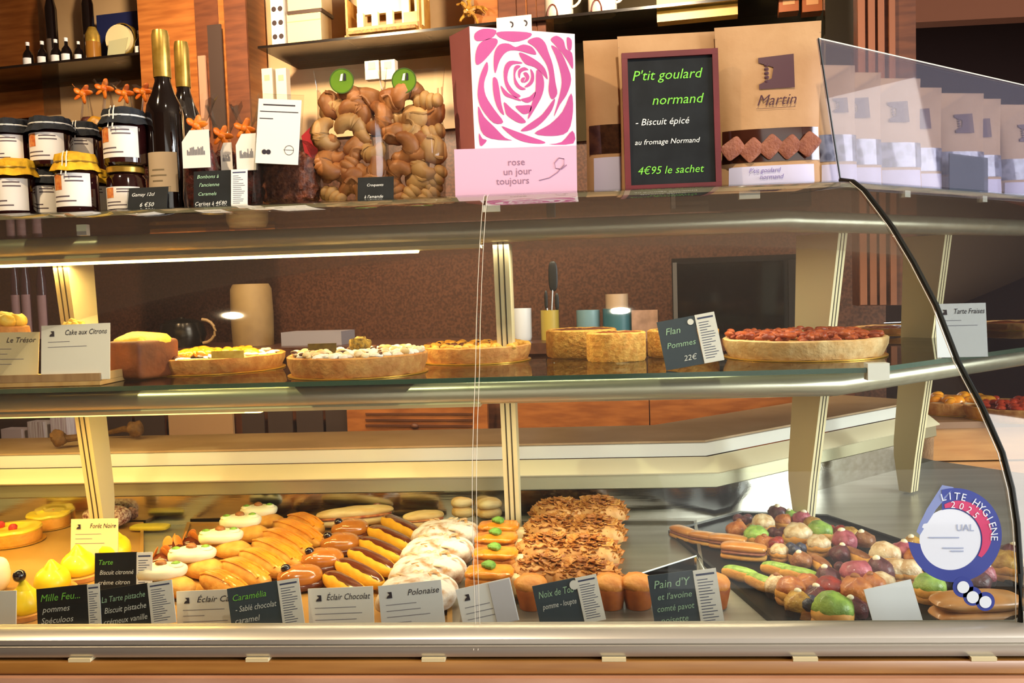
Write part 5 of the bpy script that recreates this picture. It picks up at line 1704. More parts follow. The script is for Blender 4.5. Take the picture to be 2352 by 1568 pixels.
# cream-topped oval cakes
cc_ = thing('cream_cake', 'x', 'pastry')
MB().blob((0, 0, .015), (.050, .023, .015), e=(2.4, 2.4), amp=.002, fr=50, M=Matrix.Translation((.012, -.006, 0)) @ Matrix.Rotation(-.75, 4, 'Z')).build('choux_bun', BUN, cc_)
mb = MB(); mb.blob((0, 0, .034), (.036, .022, .011), e=(2.4, 2.8), amp=.0022, fr=60, nu=32, nv=16)
mb.build('whipped_cream', CREAMW, cc_)
for j, x in enumerate((-.022, .022)):
    MB().blob((x, -.003, .045), (.0072, .0056, .004), amp=.001, fr=200, nu=10, nv=6).build('pistachio', PIST, cc_)
    MB().blob((x, -.003, .0425), (.011, .0095, .0045), amp=.0015, fr=120, nu=14, nv=8).build('cream_rosette', CREAMW, cc_)
MB().blob((0, .002, .046), (.0085, .0070, .0055), amp=.0015, fr=160, nu=10, nv=6).build('hazelnut', NUT, cc_)
G3 = 'row of cream-topped choux cakes'
ordc = ['nearest the glass, over the slate sign', 'second from the glass', 'third from the glass', 'fourth from the glass', 'fifth from the glass', 'sixth from the glass', 'furthest back']
for i, (x, y) in enumerate(((372, 1338), (442, 1297), (508, 1254), (553, 1218), (595, 1190), (640, 1166), (688, 1153))):
    place(cc_, 'cream-topped choux cake with pistachio bits, ' + ordc[i], x, y, rz=.22, group=G3, s=1.2 if i < 4 else 1.12)


def seg(a, b, zo=.015):
    p, q = dpos(*a, zo), dpos(*b, zo)
    return (p + q) / 2, (q - p).length, math.atan2((q - p).y, (q - p).x)


def eclair(name, L, w, h, bun, glz, ridges=0, amp=.0015):
    o = thing(name, 'x', 'eclair')
    MB().blob((0, 0, h * .5), (L / 2, w / 2, h * .5), e=(3, 2.4), amp=amp, fr=60, nu=28, nv=14).build('choux_bun', bun, o)
    mb = MB()
    mb.blob((0, 0, h * .56), (L / 2 * .97, w / 2 * .82, h * .5), e=(3, 2.4), amp=amp * .5, fr=40, zmin=h * .12, nu=28, nv=14)
    for j in range(ridges):
        yy = -w * .28 + w * .56 * j / max(1, ridges - 1)
        mb.tube([(-L * .42 + L * .84 * t / 8, yy + .0006 * math.sin(t * 2 + j), h * 1.04 - .25 * h * abs(t / 4 - 1) ** 3) for t in range(9)], .0022, 6)
    mb.build('glaze', glz, o)
    return o


ce = eclair('caramel_eclair', .105, .034, .032, BUN, CARAM, 4)
G4 = 'caramel glazed eclairs'
sg = [((655, 1182), (752, 1222)), ((634, 1200), (738, 1246)), ((612, 1222), (712, 1268)), ((588, 1244), (690, 1292)), ((560, 1268), (650, 1312)), ((515, 1292), (612, 1336)), ((470, 1322), (560, 1362))]
lb4 = ['furthest back, beside the pale baguettes', 'second from the back', 'third from the back', 'fourth from the back', 'fifth from the back', 'second nearest the glass', 'nearest the glass, above the eclair price card']
for i, (a, b) in enumerate(sg):
    c, L, rz = seg(a, b, .02)
    P = (c.x, c.y, DZ)
    S = (L / .100, 1.16, 1.1)
    ce.scale = S
    (dup(ce, P, rz, 'ridged caramel eclair, ' + lb4[i], S, G4) if i else (setattr(ce, 'location', P), setattr(ce, 'rotation_euler', (0, 0, rz)), tag(ce, 'ridged caramel eclair, ' + lb4[i], None, G4)))
che = eclair('chocolate_eclair', .115, .036, .030, BUNY, CHOC, 0)
G5 = 'chocolate glazed eclairs'
sg = [((882, 1188), (962, 1226)), ((850, 1212), (945, 1252)), ((826, 1238), (928, 1282)), ((806, 1262), (905, 1310)), ((778, 1288), (875, 1338)), ((750, 1318), (838, 1368))]
lb5 = ['furthest back, touching the powdered pastry', 'second from the back', 'third from the back', 'fourth from the back', 'fifth from the back', 'nearest the glass, above the chocolate eclair card']
for i, (a, b) in enumerate(sg):
    c, L, rz = seg(a, b, .02)
    P = (c.x, c.y, DZ)
    S = (L / .112, 1.0, 1.1)
    (dup(che, P, rz, 'chocolate eclair with yellow sides, ' + lb5[i], S, G5) if i else (setattr(che, 'scale', S), setattr(che, 'location', P), setattr(che, 'rotation_euler', (0, 0, rz)), tag(che, 'chocolate eclair with yellow sides, ' + lb5[i], None, G5)))
# caramel chocolate choux with bead
cx_ = thing('praline_choux', 'x', 'pastry')
MB().blob((0, 0, .019), (.036, .027, .019), e=(2.2, 2.2), amp=.002, fr=50).build('glazed_choux', mat('praline_glaze', '#a85e1e', '#c47a30', scale=26, rough=.18, coat=.6), cx_)
MB().blob((.004, 0, .008), (.038, .029, .008), e=(2.2, 3)).build('chocolate_foot', CHOC, cx_)
mb = MB()
for j in range(6):
    mb.tube([(-.02 + .008 * j + .003 * math.sin(t), -.018 + .036 * t / 6, .037 - .010 * ((t - 3) / 3) ** 2 - .012 * ((j - 2.5) / 2.5) ** 2 * .5) for t in range(7)], .0009, 5)
mb.build('golden_drizzle', mat('gold_drizzle', '#f0b83c', rough=.4), cx_)
MB().blob((-.022, 0, .036), (.008, .008, .007), nu=14, nv=10).build('dark_bead', BEAD, cx_)
G6 = 'praline choux with dark beads'
for lab_, x, y in (('praline choux nearest the glass, above the slate sign strip', 690, 1325), ('praline choux in the middle of its row', 742, 1285), ('praline choux third from the glass', 782, 1248), ('praline choux furthest back of its row', 805, 1215)):
    place(cx_, lab_, x, y, rz=.5, group=G6, s=1.12)

# powdered almond pastries
pp = thing('powdered_pastry', 'x', 'pastry')
mb = MB(); mb.blob((0, 0, .022), (.055, .040, .022), e=(2.2, 2.2), amp=.006, fr=34, nu=44, nv=24)
mb.build('pastry_body', SUGAR, pp)
scatter(pp, .045, .04, 'almond_flakes', mat('pale_almond', '#e8cfa8', '#c08a50', scale=60, rough=.6), 26, .006, .0025, .001, 0, .8, 12, 1.0, jit=.003)
G7 = 'powdered almond pastries'
for i, (x, y, z_) in enumerate(((1028, 1228, .0), (1008, 1268, .004), (986, 1312, .0), (962, 1362, .0))):
    place(pp, 'icing-powdered almond pastry, ' + ('furthest back of the row', 'second from the back', 'third from the back', 'nearest the glass, above its white card')[i], x, y, rz=.5 + .1 * i, zo=.03, group=G7, s=1.32)

# carrot cakes
cq = thing('carrot_cake', 'x', 'cake slice')
MB().blob((0, 0, .018), (.033, .022, .017), e=(6, 5)).build('sponge', mat('carrot_sponge', '#b4601c', '#d8862c', scale=60, rough=.6, bump=.6), cq)
MB().blob((0, 0, .036), (.034, .023, .007), e=(4, 3), amp=.004, fr=90, nu=32, nv=14).build('carrot_topping', CARROT, cq)
MB().blob((0, 0, .046), (.011, .009, .006), amp=.003, fr=150, nu=16, nv=10).build('green_pistachio', PIST, cq)
MB().blob((.038, .002, .018), (.013, .014, .015), e=(5, 4), amp=.002, fr=70).build('cream_cube', mat('cream_cube', '#f2ddb0', '#e0bd80', scale=30, rough=.6), cq)
G8 = 'carrot-topped cakes'
for i, (x, y) in enumerate(((1146, 1222), (1140, 1250), (1138, 1286), (1125, 1330))):
    place(cq, 'orange carrot cake with green pistachio, ' + ('furthest back', 'second from the back', 'third from the back', 'nearest the white card')[i], x, y, rz=-.1, zo=.03, group=G8, s=1.2)

# almond flake pastries
def flaked(seed):
    o = thing('flaked_pastry', 'x', 'pastry')
    MB().blob((0, 0, .018), (.044, .030, .018), e=(2.6, 2.6), amp=.004, fr=40, seed=seed).build('pastry_body', mat('golden_body', '#c08040', '#dca868', scale=40, rough=.6, bump=.4), o)
    mb = MB(); rg = random.Random(seed)
    for i in range(260):
        a = rg.uniform(0, 6.28); q = math.sqrt(rg.random()) * 1.02
        x, y = .044 * q * math.cos(a), .030 * q * math.sin(a)
        z = .012 + .027 * math.sqrt(max(0, 1 - q * q)) + rg.uniform(-.001, .004)
        M = Matrix.Translation((x, y, z)) @ Matrix.Rotation(rg.uniform(0, 6.28), 4, 'Z') @ Matrix.Rotation(rg.uniform(-1.0, 1.0), 4, 'X')
        rr = rg.uniform(.005, .0085)
        # a curled flake
        n_ = 6
        vs = [(rr * math.cos(t * math.pi / 3), rr * .62 * math.sin(t * math.pi / 3), .0022 * math.cos(t * 2 * math.pi / 3)) for t in range(n_)]
        vs += [(v[0] * .96, v[1] * .96, v[2] - .0008) for v in vs]
        mb.add(vs, [tuple(range(6)), tuple(reversed(range(6, 12)))] + [(k, (k + 1) % 6, (k + 1) % 6 + 6, k + 6) for k in range(6)], rg.choice((0, 0, 1)), M)
    mb.build('almond_flakes', [FLAKE, mat('dark_almond', '#8e4e1a', '#b8722e', scale=40, rough=.5)], o, kind='stuff')
    return o


fk = [flaked(1), flaked(2)]
G9 = 'pastries covered in toasted almond flakes'
FL = [(1285, 1172, 'back left'), (1375, 1168, 'back right'), (1272, 1212, 'second row from the back, left'), (1365, 1214, 'second row from the back, right'), (1262, 1258, 'middle row, left'), (1350, 1262, 'middle row, right'), (1255, 1310, 'front row, left'), (1345, 1318, 'front row, right above the price strip')]
for i, (x, y, lab_) in enumerate(FL):
    place(fk[i % 2], 'toasted almond flake pastry, ' + lab_, x, y, rz=.2 - .35 * (i % 2), s=(1.38, 1.5, 1.5), zo=.035, group=G9)
# small brown loaves near the glass
bl = thing('brown_muffin', 'x', 'muffin')
MB().lathe([(0, 0), (.020, 0), (.026, .03), (.024, .036), (0, .036)], 28, rip=.03, rn=14).build('paper_case', mat('brown_case', '#8a4216', '#a8581e', scale=50, rough=.5), bl)
MB().blob((0, 0, .038), (.028, .026, .016), amp=.004, fr=60).build('domed_top', mat('muffin_top', '#c8752c', '#e09a4a', scale=40, rough=.5, bump=.5), bl)
for lab_, x, y in (('brown muffin left of the slate sign with a dot', 1222, 1390), ('brown muffin just right of that slate sign strip', 1402, 1400), ('brown muffin left of the second slate sign', 1466, 1375), ('brown muffin partly behind the second slate sign strip', 1640, 1375)):
    place(bl, lab_, x, y, s=1.0, zo=.04, group='brown muffins by the front glass')
    _m = [q for q in COL.objects if q.get('label') == lab_][0]; _p = at(x, 1380, y=1.405); _m.location = (_p.x, 1.405, DZ - .001)
# acrylic divider
a, b = at(1392, 1342, y=1.42), at(1600, 1276, y=1.55)
o = thing('acrylic_divider', 'clear acrylic divider with bright edges between almond pastries and black tray', 'divider', (0, 0, 0))
p0, p1 = Vector((a.x, a.y, DZ)), Vector((b.x, b.y, DZ))
mb = MB(); vs = [p0, p1, Vector((b.x, b.y, b.z)), Vector((a.x, a.y, a.z))]; of = Vector((0, .002, 0))
mb.add([tuple(v) for v in vs] + [tuple(v + of) for v in vs], [(0, 1, 2, 3), (7, 6, 5, 4), (2, 6, 7, 3), (1, 5, 6, 2), (0, 3, 7, 4)]); mb.build('panel', ACRY, o, smooth=False)
mb = MB(); mb.tube([tuple(a), tuple(b), tuple(at(1618, 1310, y=1.50))], .0013, 6); mb.build('bright_edge', mat('acrylic_edge', '#e6ece8', rough=.2), o)

# back row: breads
def bread(label, a, b, w, h, m=BREAD, name='baguette_sandwich', cat='sandwich', zo=.025, e=(3, 2.3), group='filled rolls at the back of the deck', fill=True):
    c, L, rz = seg(a, b, zo)
    o = thing(name, label, cat, (c.x, c.y, DZ), rz, group)
    MB().blob((0, 0, h * .30), (L / 2, w / 2, h * .30), e=e, amp=.002, fr=40, nu=32, nv=12).build('lower_crust', m, o)
    if fill:
        MB().blob((0, -w * .04, h * .55), (L / 2 * .94, w / 2 * .95, h * .10), e=(3, 3), amp=.003, fr=90).build('filling', mat('ham_filling', '#a8482c', '#c8803c', scale=70, rough=.5), o)
    MB().blob((0, 0, h * .72), (L / 2, w / 2 * .96, h * .28), e=e, amp=.002, fr=40, seed=3, nu=32, nv=12).build('upper_crust', m, o)
    return o


bread('long pale filled baguette behind the caramel eclairs', (725, 1190), (905, 1172), .05, .042)
bread('golden filled baguette furthest back behind the long pale one', (690, 1160), (880, 1146), .045, .04, mat('golden_bread', '#c47a24', '#dc9a40', scale=20, rough=.55))
bread('short dark chocolate-coloured roll between the baguettes', (850, 1168), (912, 1156), .05, .044, mat('dark_roll', '#5c2a1a', '#7a4030', scale=30, rough=.3, coat=.3), fill=False)
bread('pale filled baguette left of the powdered pastry', (925, 1190), (1020, 1180), .045, .036)
bread('orange brown roll furthest back left of the central post', (915, 1150), (1015, 1142), .045, .036, mat('orange_bread', '#b8642c', '#d08844', scale=20, rough=.5))
bread('round yellow-topped bread roll behind the powdered pastry', (1035, 1165), (1090, 1160), .06, .052, fill=False, name='bread_roll', cat='bread roll')
bread('round pale bread roll next to the central post', (1095, 1168), (1150, 1162), .06, .048, fill=False, name='bread_roll', cat='bread roll')

# ------------------------------------------------------------------ black tray of petits fours
tray('large black tray crowded with petits fours at the right corner', [(1535, 1225), (1850, 1500), (2300, 1500), (2420, 1380), (2120, 1262), (1900, 1188), (1700, 1180)], TRAYB)
PF = {}


def pf_proto(kind, c1, c2):
    key = (kind, c1)
    if key in PF:
        return PF[key]
    m = mat('petit_' + c1[1:], c1, c2, scale=70, rough=.45, coat=.15, bump=.7, bscale=150, lo=.42, hi=.6)
    o = thing('petit_four', 'x', 'petit four')
    if kind == 'dome':
        MB().lathe([(0, 0), (.90, 0), (1.0, .25), (.95, .42), (0, .42)], 24, rip=.02, rn=16, M=Matrix.Scale(.019, 4)).build('pastry_base', CRUST, o)
        MB().blob((0, 0, .0125), (.0195, .0195, .0125), amp=.0018, fr=60).build('choux_base', BUN, o)
        MB().blob((0, 0, .0165), (.0185, .0185, .0160), e=(2, 2.2), amp=.0028, fr=90, zmin=-.001).build('glazed_dome', m, o)
    elif kind == 'ball':
        MB().blob((0, 0, .017), (.0195, .018, .017), amp=.0034, fr=85).build('glazed_ball', m, o)
        MB().lathe([(0, 0), (.85, 0), (1.0, .55), (0, .55)], 20, rip=.04, rn=12, M=Matrix.Scale(.0185, 4)).build('paper_case', mat('dark_case', '#2c1a14', rough=.6), o)
        MB().blob((.003, -.003, .034), (.006, .005, .004), nu=10, nv=6, amp=.001, fr=200).build('topping', NUT if c1 in ('#ecd6b0', '#c87c38') else CREAMW, o)
    elif kind == 'berry':
        for j, (x, y) in enumerate(((-.009, .004), (.009, .003), (0, -.009))):
            MB().blob((x, y, .020), (.010, .010, .009), nu=14, nv=10, amp=.001, fr=180).build('berry', m, o)
        MB().lathe([(0, 0), (.90, 0), (1.0, .7), (0, .7)], 20, M=Matrix.Scale(.018, 4)).build('pastry_base', CRUST, o)
    elif kind == 'long':
        MB().blob((0, 0, .012), (.036, .013, .012), e=(2.8, 2.4), amp=.0015, fr=60).build('choux_bun', BUN, o)
        MB().blob((0, 0, .015), (.034, .011, .011), e=(2.8, 2.4), zmin=.0, amp=.001, fr=60).build('glaze', m, o)
    elif kind == 'sand':
        MB().blob((0, 0, .006), (.034, .014, .006), e=(4, 3), amp=.0015, fr=60).build('lower_bun', BUN, o)
        MB().blob((0, -.001, .0125), (.033, .0145, .003), e=(4, 3), amp=.0015, fr=120).build('filling', mat('dark_cream', '#6a3420', '#8e5238', scale=60), o)
        MB().blob((0, 0, .019), (.034, .014, .007), e=(4, 2.6), amp=.0015, fr=60).build('upper_bun', mat('glossy_bun', '#b8702a', '#d8964a', scale=30, rough=.3, coat=.4), o)
    PF[key] = o
    return o


GRN, BEI, ORG2, RED_, PNK, PLM, BLU, YEL, BRN = ('#a2c456', '#7a9a40'), ('#ecd6b0', '#c8a070'), ('#c87c38', '#a85824'), ('#a83424', '#7c2018'), ('#c06470', '#98404c'), ('#4c2228', '#6c3438'), ('#2c2c3c', '#4a4a60'), ('#d0a44c', '#a87834'), ('#8c5430', '#a87044')
GF = 'petits fours on the black tray'
LST = [
 (1707, 1197, 'berry', PLM, 1.0, 'dark berry petit four at the back left of black tray'),
 (1752, 1205, 'dome', BEI, 1.15, 'large beige domed petit four in the back row of black tray'),
 (1787, 1182, 'ball', PLM, 1.0, 'dark plum petit four furthest back on black tray'),
 (1800, 1198, 'dome', ORG2, .9, 'orange petit four at the back, beside a small green one'),
 (1816, 1188, 'ball', GRN, .8, 'small pale green petit four furthest back on black tray'),
 (1842, 1196, 'ball', PNK, 1.0, 'pink petit four in the back row, right of the small green one'),
 (1868, 1205, 'dome', YEL, .9, 'pale yellow petit four in the back row behind the big green one'),
 (1693, 1220, 'ball', ORG2, 1.05, 'orange red petit four above the mini eclairs'),
 (1736, 1232, 'dome', GRN, 1.15, 'green domed petit four above the mini eclairs'),
 (1832, 1230, 'dome', BEI, 1.3, 'biggest beige petit four in the middle of black tray'),
 (1788, 1228, 'berry', PLM, 1.0, 'dark cherry petit four between two beige domes'),
 (1882, 1222, 'dome', GRN, 1.2, 'bright green square-looking petit four right of the big beige one'),
 (1880, 1252, 'dome', BEI, 1.05, 'beige petit four just below the bright green one'),
 (1920, 1222, 'berry', RED_, .95, 'red berry petit four right of the bright green one'),
 (1776, 1250, 'berry', RED_, 1.0, 'strawberry red petit four left of centre on black tray'),
 (1790, 1268, 'dome', BEI, .85, 'small beige petit four under the strawberry red one'),
 (1938, 1245, 'ball', PNK, 1.1, 'raspberry pink petit four, back right of black tray'),
 (1952, 1228, 'dome', YEL, .85, 'yellow petit four at the back right edge'),
 (1984, 1244, 'ball', BRN, 1.0, 'brown petit four in a dark blue case at the back right'),
 (1757, 1250, 'ball', ORG2, .9, 'orange petit four touching the mini eclairs'),
 (1828, 1266, 'berry', BLU, 1.0, 'blue-black berry petit four in the middle of black tray'),
 (1784, 1348, 'ball', BEI, .95, 'whitish petit four in the left front of black tray'),
 (1815, 1356, 'dome', ORG2, 1.15, 'orange domed petit four left of centre near the glass'),
 (1856, 1348, 'dome', ORG2, 1.1, 'second orange domed petit four near the glass'),
 (1906, 1356, 'dome', RED_, 1.2, 'red domed petit four near the glass'),
 (1900, 1328, 'ball', PLM, 1.0, 'purple petit four behind the red domed one'),
 (1874, 1376, 'ball', PLM, 1.0, 'dark plum petit four above the front green bun'),
 (1832, 1388, 'ball', YEL, 1.0, 'yellowish petit four near the front left, beside a blue one'),
 (1850, 1390, 'berry', BLU, 1.0, 'blueberry petit four near the front left'),
 (1912, 1402, 'dome', GRN, 1.45, 'large green-topped bun nearest the front rail'),
 (1968, 1322, 'dome', PNK, 1.35, 'large pink domed petit four right of centre'),
 (1964, 1362, 'ball', ORG2, 1.25, 'orange petit four left of the blank white card'),
 (1960, 1402, 'ball', PLM, 1.0, 'dark petit four near the front rail beside the blank card'),
 (2032, 1276, 'dome', BEI, 1.3, 'round beige sesame bun above the blank white card'),
 (2071, 1272, 'ball', PNK, 1.1, 'pink petit four right of the sesame bun'),
 (2098, 1256, 'ball', YEL, 1.0, 'yellow orange petit four beside the round sticker'),
 (2102, 1286, 'ball', ORG2, 1.0, 'orange brown petit four half behind the round sticker'),
 (2020, 1312, 'ball', PLM, 1.15, 'dark plum petit four above the blank white card'),
 (2058, 1310, 'dome', BEI, 1.1, 'beige petit four directly above the blank white card'),
 (2088, 1312, 'dome', BEI, 1.1, 'beige petit four at the right above the blank card'),
 (2026, 1340, 'dome', BEI, 1.0, 'beige petit four behind the top edge of the blank card'),
 (2134, 1350, 'dome', GRN, 1.2, 'yellow green petit four right of the blank white card'),
 (2312, 1298, 'dome', YEL, 1.3, 'orange yellow petit four close to the black corner seal'),
 (2322, 1274, 'ball', PLM, 1.0, 'dark plum petit four highest at the corner seal'),
 (2240, 1340, 'ball', PLM, 1.1, 'purple petit four behind the lower part of the sticker'),
 (2262, 1322, 'ball', PNK, .9, 'dusky pink petit four behind the lower right of the sticker'),
 (1930, 1275, 'ball', PLM, .95, 'small plum petit four between the two long brown ones'),
 (1840, 1290, 'ball', BRN, .9, 'brown petit four behind the pair of green eclairs'),
 (2005, 1345, 'ball', ORG2, 1.0, 'orange petit four left behind the blank card'),
 (1940, 1310, 'berry', PLM, .9, 'dark berry petit four left of the large pink one'),
]
first_pf = set()
for (x, y, kd, col_, s, lab_) in LST:
    pr = pf_proto(kd, *col_)
    P = dpos(x, y, .016 * s)
    rz = (x * 7 + y * 3) % 6; s *= 1.10
    if pr.name in first_pf:
        dup(pr, (P.x, P.y, DZ - .001), rz, lab_, s, GF)
    else:
        first_pf.add(pr.name); pr.location = (P.x, P.y, DZ - .001); pr.rotation_euler = (0, 0, rz); pr.scale = (s,) * 3; tag(pr, lab_, None, GF)
LNG = [((1540, 1212), (1600, 1232), 'sand', BRN, 1.0, 'mini filled roll at the left tip of black tray'),
       ((1580, 1228), (1660, 1240), 'sand', BRN, 1.0, 'mini filled roll second from the left tip'),
       ((1625, 1238), (1720, 1248), 'sand', BRN, 1.1, 'mini filled roll behind the front sandwich roll'),
       ((1655, 1262), (1762, 1272), 'sand', BRN, 1.25, 'mini filled roll with pale lower half, front one of its row'),
       ((1670, 1308), (1732, 1322), 'long', GRN, 1.0, 'green glazed mini eclair at the left of black tray'),
       ((1715, 1322), (1785, 1348), 'long', GRN, 1.0, 'green glazed mini eclair just in front of the leftmost green one'),
       ((1762, 1300), (1820, 1312), 'long', GRN, 1.0, 'green glazed mini eclair behind the brown roll tip'),
       ((1805, 1312), (1872, 1326), 'long', GRN, 1.05, 'green glazed mini eclair furthest right of the green four'),
       ((1845, 1272), (1915, 1310), 'long', BRN, 1.0, 'long brown caramel finger in the middle of black tray'),
       ((1925, 1262), (2000, 1290), 'long', BRN, 1.1, 'long brown caramel finger left of the sesame bun')]
for a, b, kd, col_, s, lab_ in LNG:
    pr = pf_proto(kd, *col_)
    c, L, rz = seg(a, b, .014)
    if pr.name in first_pf:
        dup(pr, (c.x, c.y, DZ - .001), rz, lab_, s, GF)
    else:
        first_pf.add(pr.name); pr.location = (c.x, c.y, DZ - .001); pr.rotation_euler = (0, 0, rz); pr.scale = (s,) * 3; tag(pr, lab_, None, GF)
bread('large glossy brioche behind the sticker tail at the front rail', (2140, 1395), (2345, 1385), .07, .045, mat('brioche', '#d08a44', '#e8b078', scale=20, rough=.35, coat=.3), name='brioche', cat='brioche', fill=False, group=None)

# ------------------------------------------------------------------ signs on the deck
YS = 1.31
cardE = card('white price card reading eclair chocolat below the chocolate eclairs', (707, 1352), (856, 1346), YS, DZ, 'Éclair Chocolat', 3, 8, CARDW, tx=.28)
card('white price card below the caramel eclairs, its right part behind a slate sign', (405, 1358), (548, 1352), YS + .02, DZ, 'Éclair Café', 3, 8, CARDW, tx=.32)
card('white price card below the powdered pastries', (868, 1346), (1012, 1331), YS, DZ, 'Polonaise', 4, 10, mat('cool_card', '#e4e6ea', rough=.5), tx=.45)
o, w, h = card('glossy white price card right at the glass seam', (1046, 1354), (1170, 1326), YS, DZ, None, 3, 10, mat('bright_card', '#f6f6f8', rough=.5))
MB().box((w * .80, -.0012, h * .5), (w * .38, .0014, h * .96)).build('price_list', mat('pale_list', '#d2d0da', rough=.6), o, smooth=False)
card('blank white card leaning among the petits fours', (1984, 1354), (2092, 1330), 1.30, DZ, None, 0, 10, mat('bright_card', '#f6f6f8', rough=.5))
card('cream price card standing behind the lemon domes', (163, 1192), (271, 1190), 1.66, DZ, 'Forêt Noire', 3, 8, CARDP, tx=.4)
o, w, h = card('price list strip cut off by the left picture edge', (-60, 1358), (37, 1356), YS, DZ, None, 5, 8, CARDW)


def slate(label, TL, TR, yt, lines, strip=.038, m=None, dot=False, zb=DZ, yr=None, lean=10, lm=.006):
    o, w, h = plane_sign('chalk_sign', label, 'chalk sign', TL, TR, yt, zb, lean, m or SLATE, yr=yr)
    out = []
    for i, (t, c_, s) in enumerate(lines):
        out.append((t, lm + (i % 2) * .003, h - .020 - .017 * i, s, c_))
    chalk(o, w, out)
    if strip:
        price_list(o, w + .0005, strip, h * .99)
    if dot:
        MB().lathe([(0, 0), (.007, 0)], 20, M=Matrix.Translation((w - .003, -.0024, h - .010)) @ Matrix.Rotation(R(90), 4, 'X')).build('white_dot', CARDW, o)
    return o


slate('black chalk sign below the yellow domes with green words Mille Feuille', (83, 1353), (200, 1341), YS, [('Mille Feu...', CHALKG, .0155), ('pommes', CHALKW, .013), ('Spéculoos', CHALKW, .013)], .020, CHALKB)
slate('black chalk sign in front of the second lemon dome', (218, 1270), (314, 1267), 1.46, [('Tarte', CHALKG, .012), ('Biscuit citronné', CHALKW, .011), ('crème citron', CHALKW, .011), ('meringue', CHALKW, .011)], .028, CHALKB)
slate('slate chalk sign with price strip, left of the eclair cafe card', (222, 1356), (338, 1338), YS, [('La Tarte pistache', CHALKT, .0125), ('Biscuit pistache', CHALKW, .0125), ('crémeux vanille', CHALKW, .0125), ('de fruits rouges', CHALKW, .012)], .040, CHALKB)
slate('slate chalk sign with green word Caramel in front of the caramel eclairs', (521, 1352), (636, 1333), YS - .01, [('Caramélia', CHALKG, .0135), ('- Sablé chocolat', CHALKW, .0125), ('caramel', CHALKW, .0125), ('mousse chocolat', CHALKW, .012)], .034)
slate('slate chalk sign with white dot in front of almond flake pastries', (1222, 1346), (1320, 1326), YS, [('Noix de Tob', CHALKT, .0145), ('pomme - loupte', CHALKW, .0115), ('', CHALKW, .01), ('7,95', CHALKW, .012)], .032, dot=True)
slate('slate chalk sign with price strip left of the black tray', (1487, 1322), (1590, 1309), YS, [('Pain d\'Y', CHALKT, .0165), ('et l\'avoine', CHALKT, .0125), ('comté pavot', CHALKT, .0125), ('noisette', CHALKT, .0125)], .034)

# ------------------------------------------------------------------ sticker on the front glass
GPs = [(y, z + CZ) for y, z in GP]


def gpt(px, py, off=.0012):
    d = ray(px, py)
    best = None
    for (y0, z0), (y1, z1) in zip(GPs[4:-1], GPs[5:]):
        # solve t: (t*d.y, CZ+t*d.z) on the segment
        ey, ez = y1 - y0, z1 - z0
        den = d.y * ez - d.z * ey
        if abs(den) < 1e-9:
            continue
        t_ = (y0 * ez - (z0 - CZ) * ey) / den
        yy = t_ * d.y; zz = CZ + t_ * d.z
        u = ((yy - y0) * ey + (zz - z0) * ez) / (ey * ey + ez * ez)
        if -.02 <= u <= 1.02:
            best = Vector((t_ * d.x, yy - off, zz)); break
    if best is None:
        best = Vector((d.x * 1.19 / d.y, 1.19 - off, CZ + d.z * 1.19 / d.y))
    return best


st = thing('hygiene_sticker', 'round blue hygiene sticker with red arc on the front glass by the corner', 'sticker', (0, 0, 0))


def px_poly(mb, poly, off):
    """pixel polygon -> thin film on the glass, gridded by a fan of strips so that it follows the bend"""
    tri = tessellate_polygon([[Vector((p[0], -p[1], 0)) for p in poly]])
    mb.add([tuple(gpt(*p, off)) for p in poly], [tuple(t) for t in tri])


def arc(cx, cy, r, a0, a1, n):
    return [(cx + r * math.cos(R(a0 + (a1 - a0) * i / n)), cy - r * math.sin(R(a0 + (a1 - a0) * i / n))) for i in range(n + 1)]


def strip_px(mb, A, B, off):
    va = [tuple(gpt(*p, off)) for p in A] + [tuple(gpt(*p, off)) for p in B]
    n_ = len(A)
    mb.add(va, [(i, i + 1, n_ + i + 1, n_ + i) for i in range(n_ - 1)])


BLUE = mat('sticker_blue', '#2f3f94', rough=.35)
mb = MB()
oc, R_ = (2192, 1228), 108
ic, r_ = (2182, 1238), 70
A = arc(*oc, R_, 106, -172, 60); B = arc(*ic, r_, 106, -172, 60)
strip_px(mb, A, B, .0012)
for c in ((2211, 1347, 24), (2233, 1368, 22), (2262, 1380, 22)):
    px_poly(mb, arc(c[0], c[1], c[2], 0, 345, 23), .0013)
mb.build('blue_ring', BLUE, st)
mb = MB(); px_poly(mb, [(2163, 1113), (2190, 1118), (2172, 1142), (2150, 1168), (2132, 1196), (2112, 1228), (2104, 1220), (2112, 1200), (2128, 1168)], .0013); mb.build('folded_edge', mat('sticker_fold', '#7d8cc0', rough=.4), st)
mb = MB(); px_poly(mb, arc(*ic, r_ + 1, 0, 352, 44), .0011); mb.build('pale_disc', mat('sticker_pale', '#dbe2ee', rough=.4), st)
mb = MB(); A = arc(*ic, r_ + 3, 100, -30, 30); Bq = []
for i, p in enumerate(A):
    w_ = 26 * math.sin(math.pi * (i + 3) / 36) ** .8
    dx, dy = p[0] - ic[0], p[1] - ic[1]; L = math.hypot(dx, dy); Bq.append((p[0] + dx / L * w_, p[1] + dy / L * w_))
strip_px(mb, A, Bq, .0016); mb.build('red_arc', mat('sticker_red', '#c8366a', rough=.4), st)
for c in ((2211, 1347), (2233, 1370), (2262, 1381)):
    mb = MB(); px_poly(mb, arc(c[0], c[1], 14, 0, 340, 18), .0019); mb.build('white_pictogram', mat('sticker_white', '#e4ecf4', rough=.4), st)


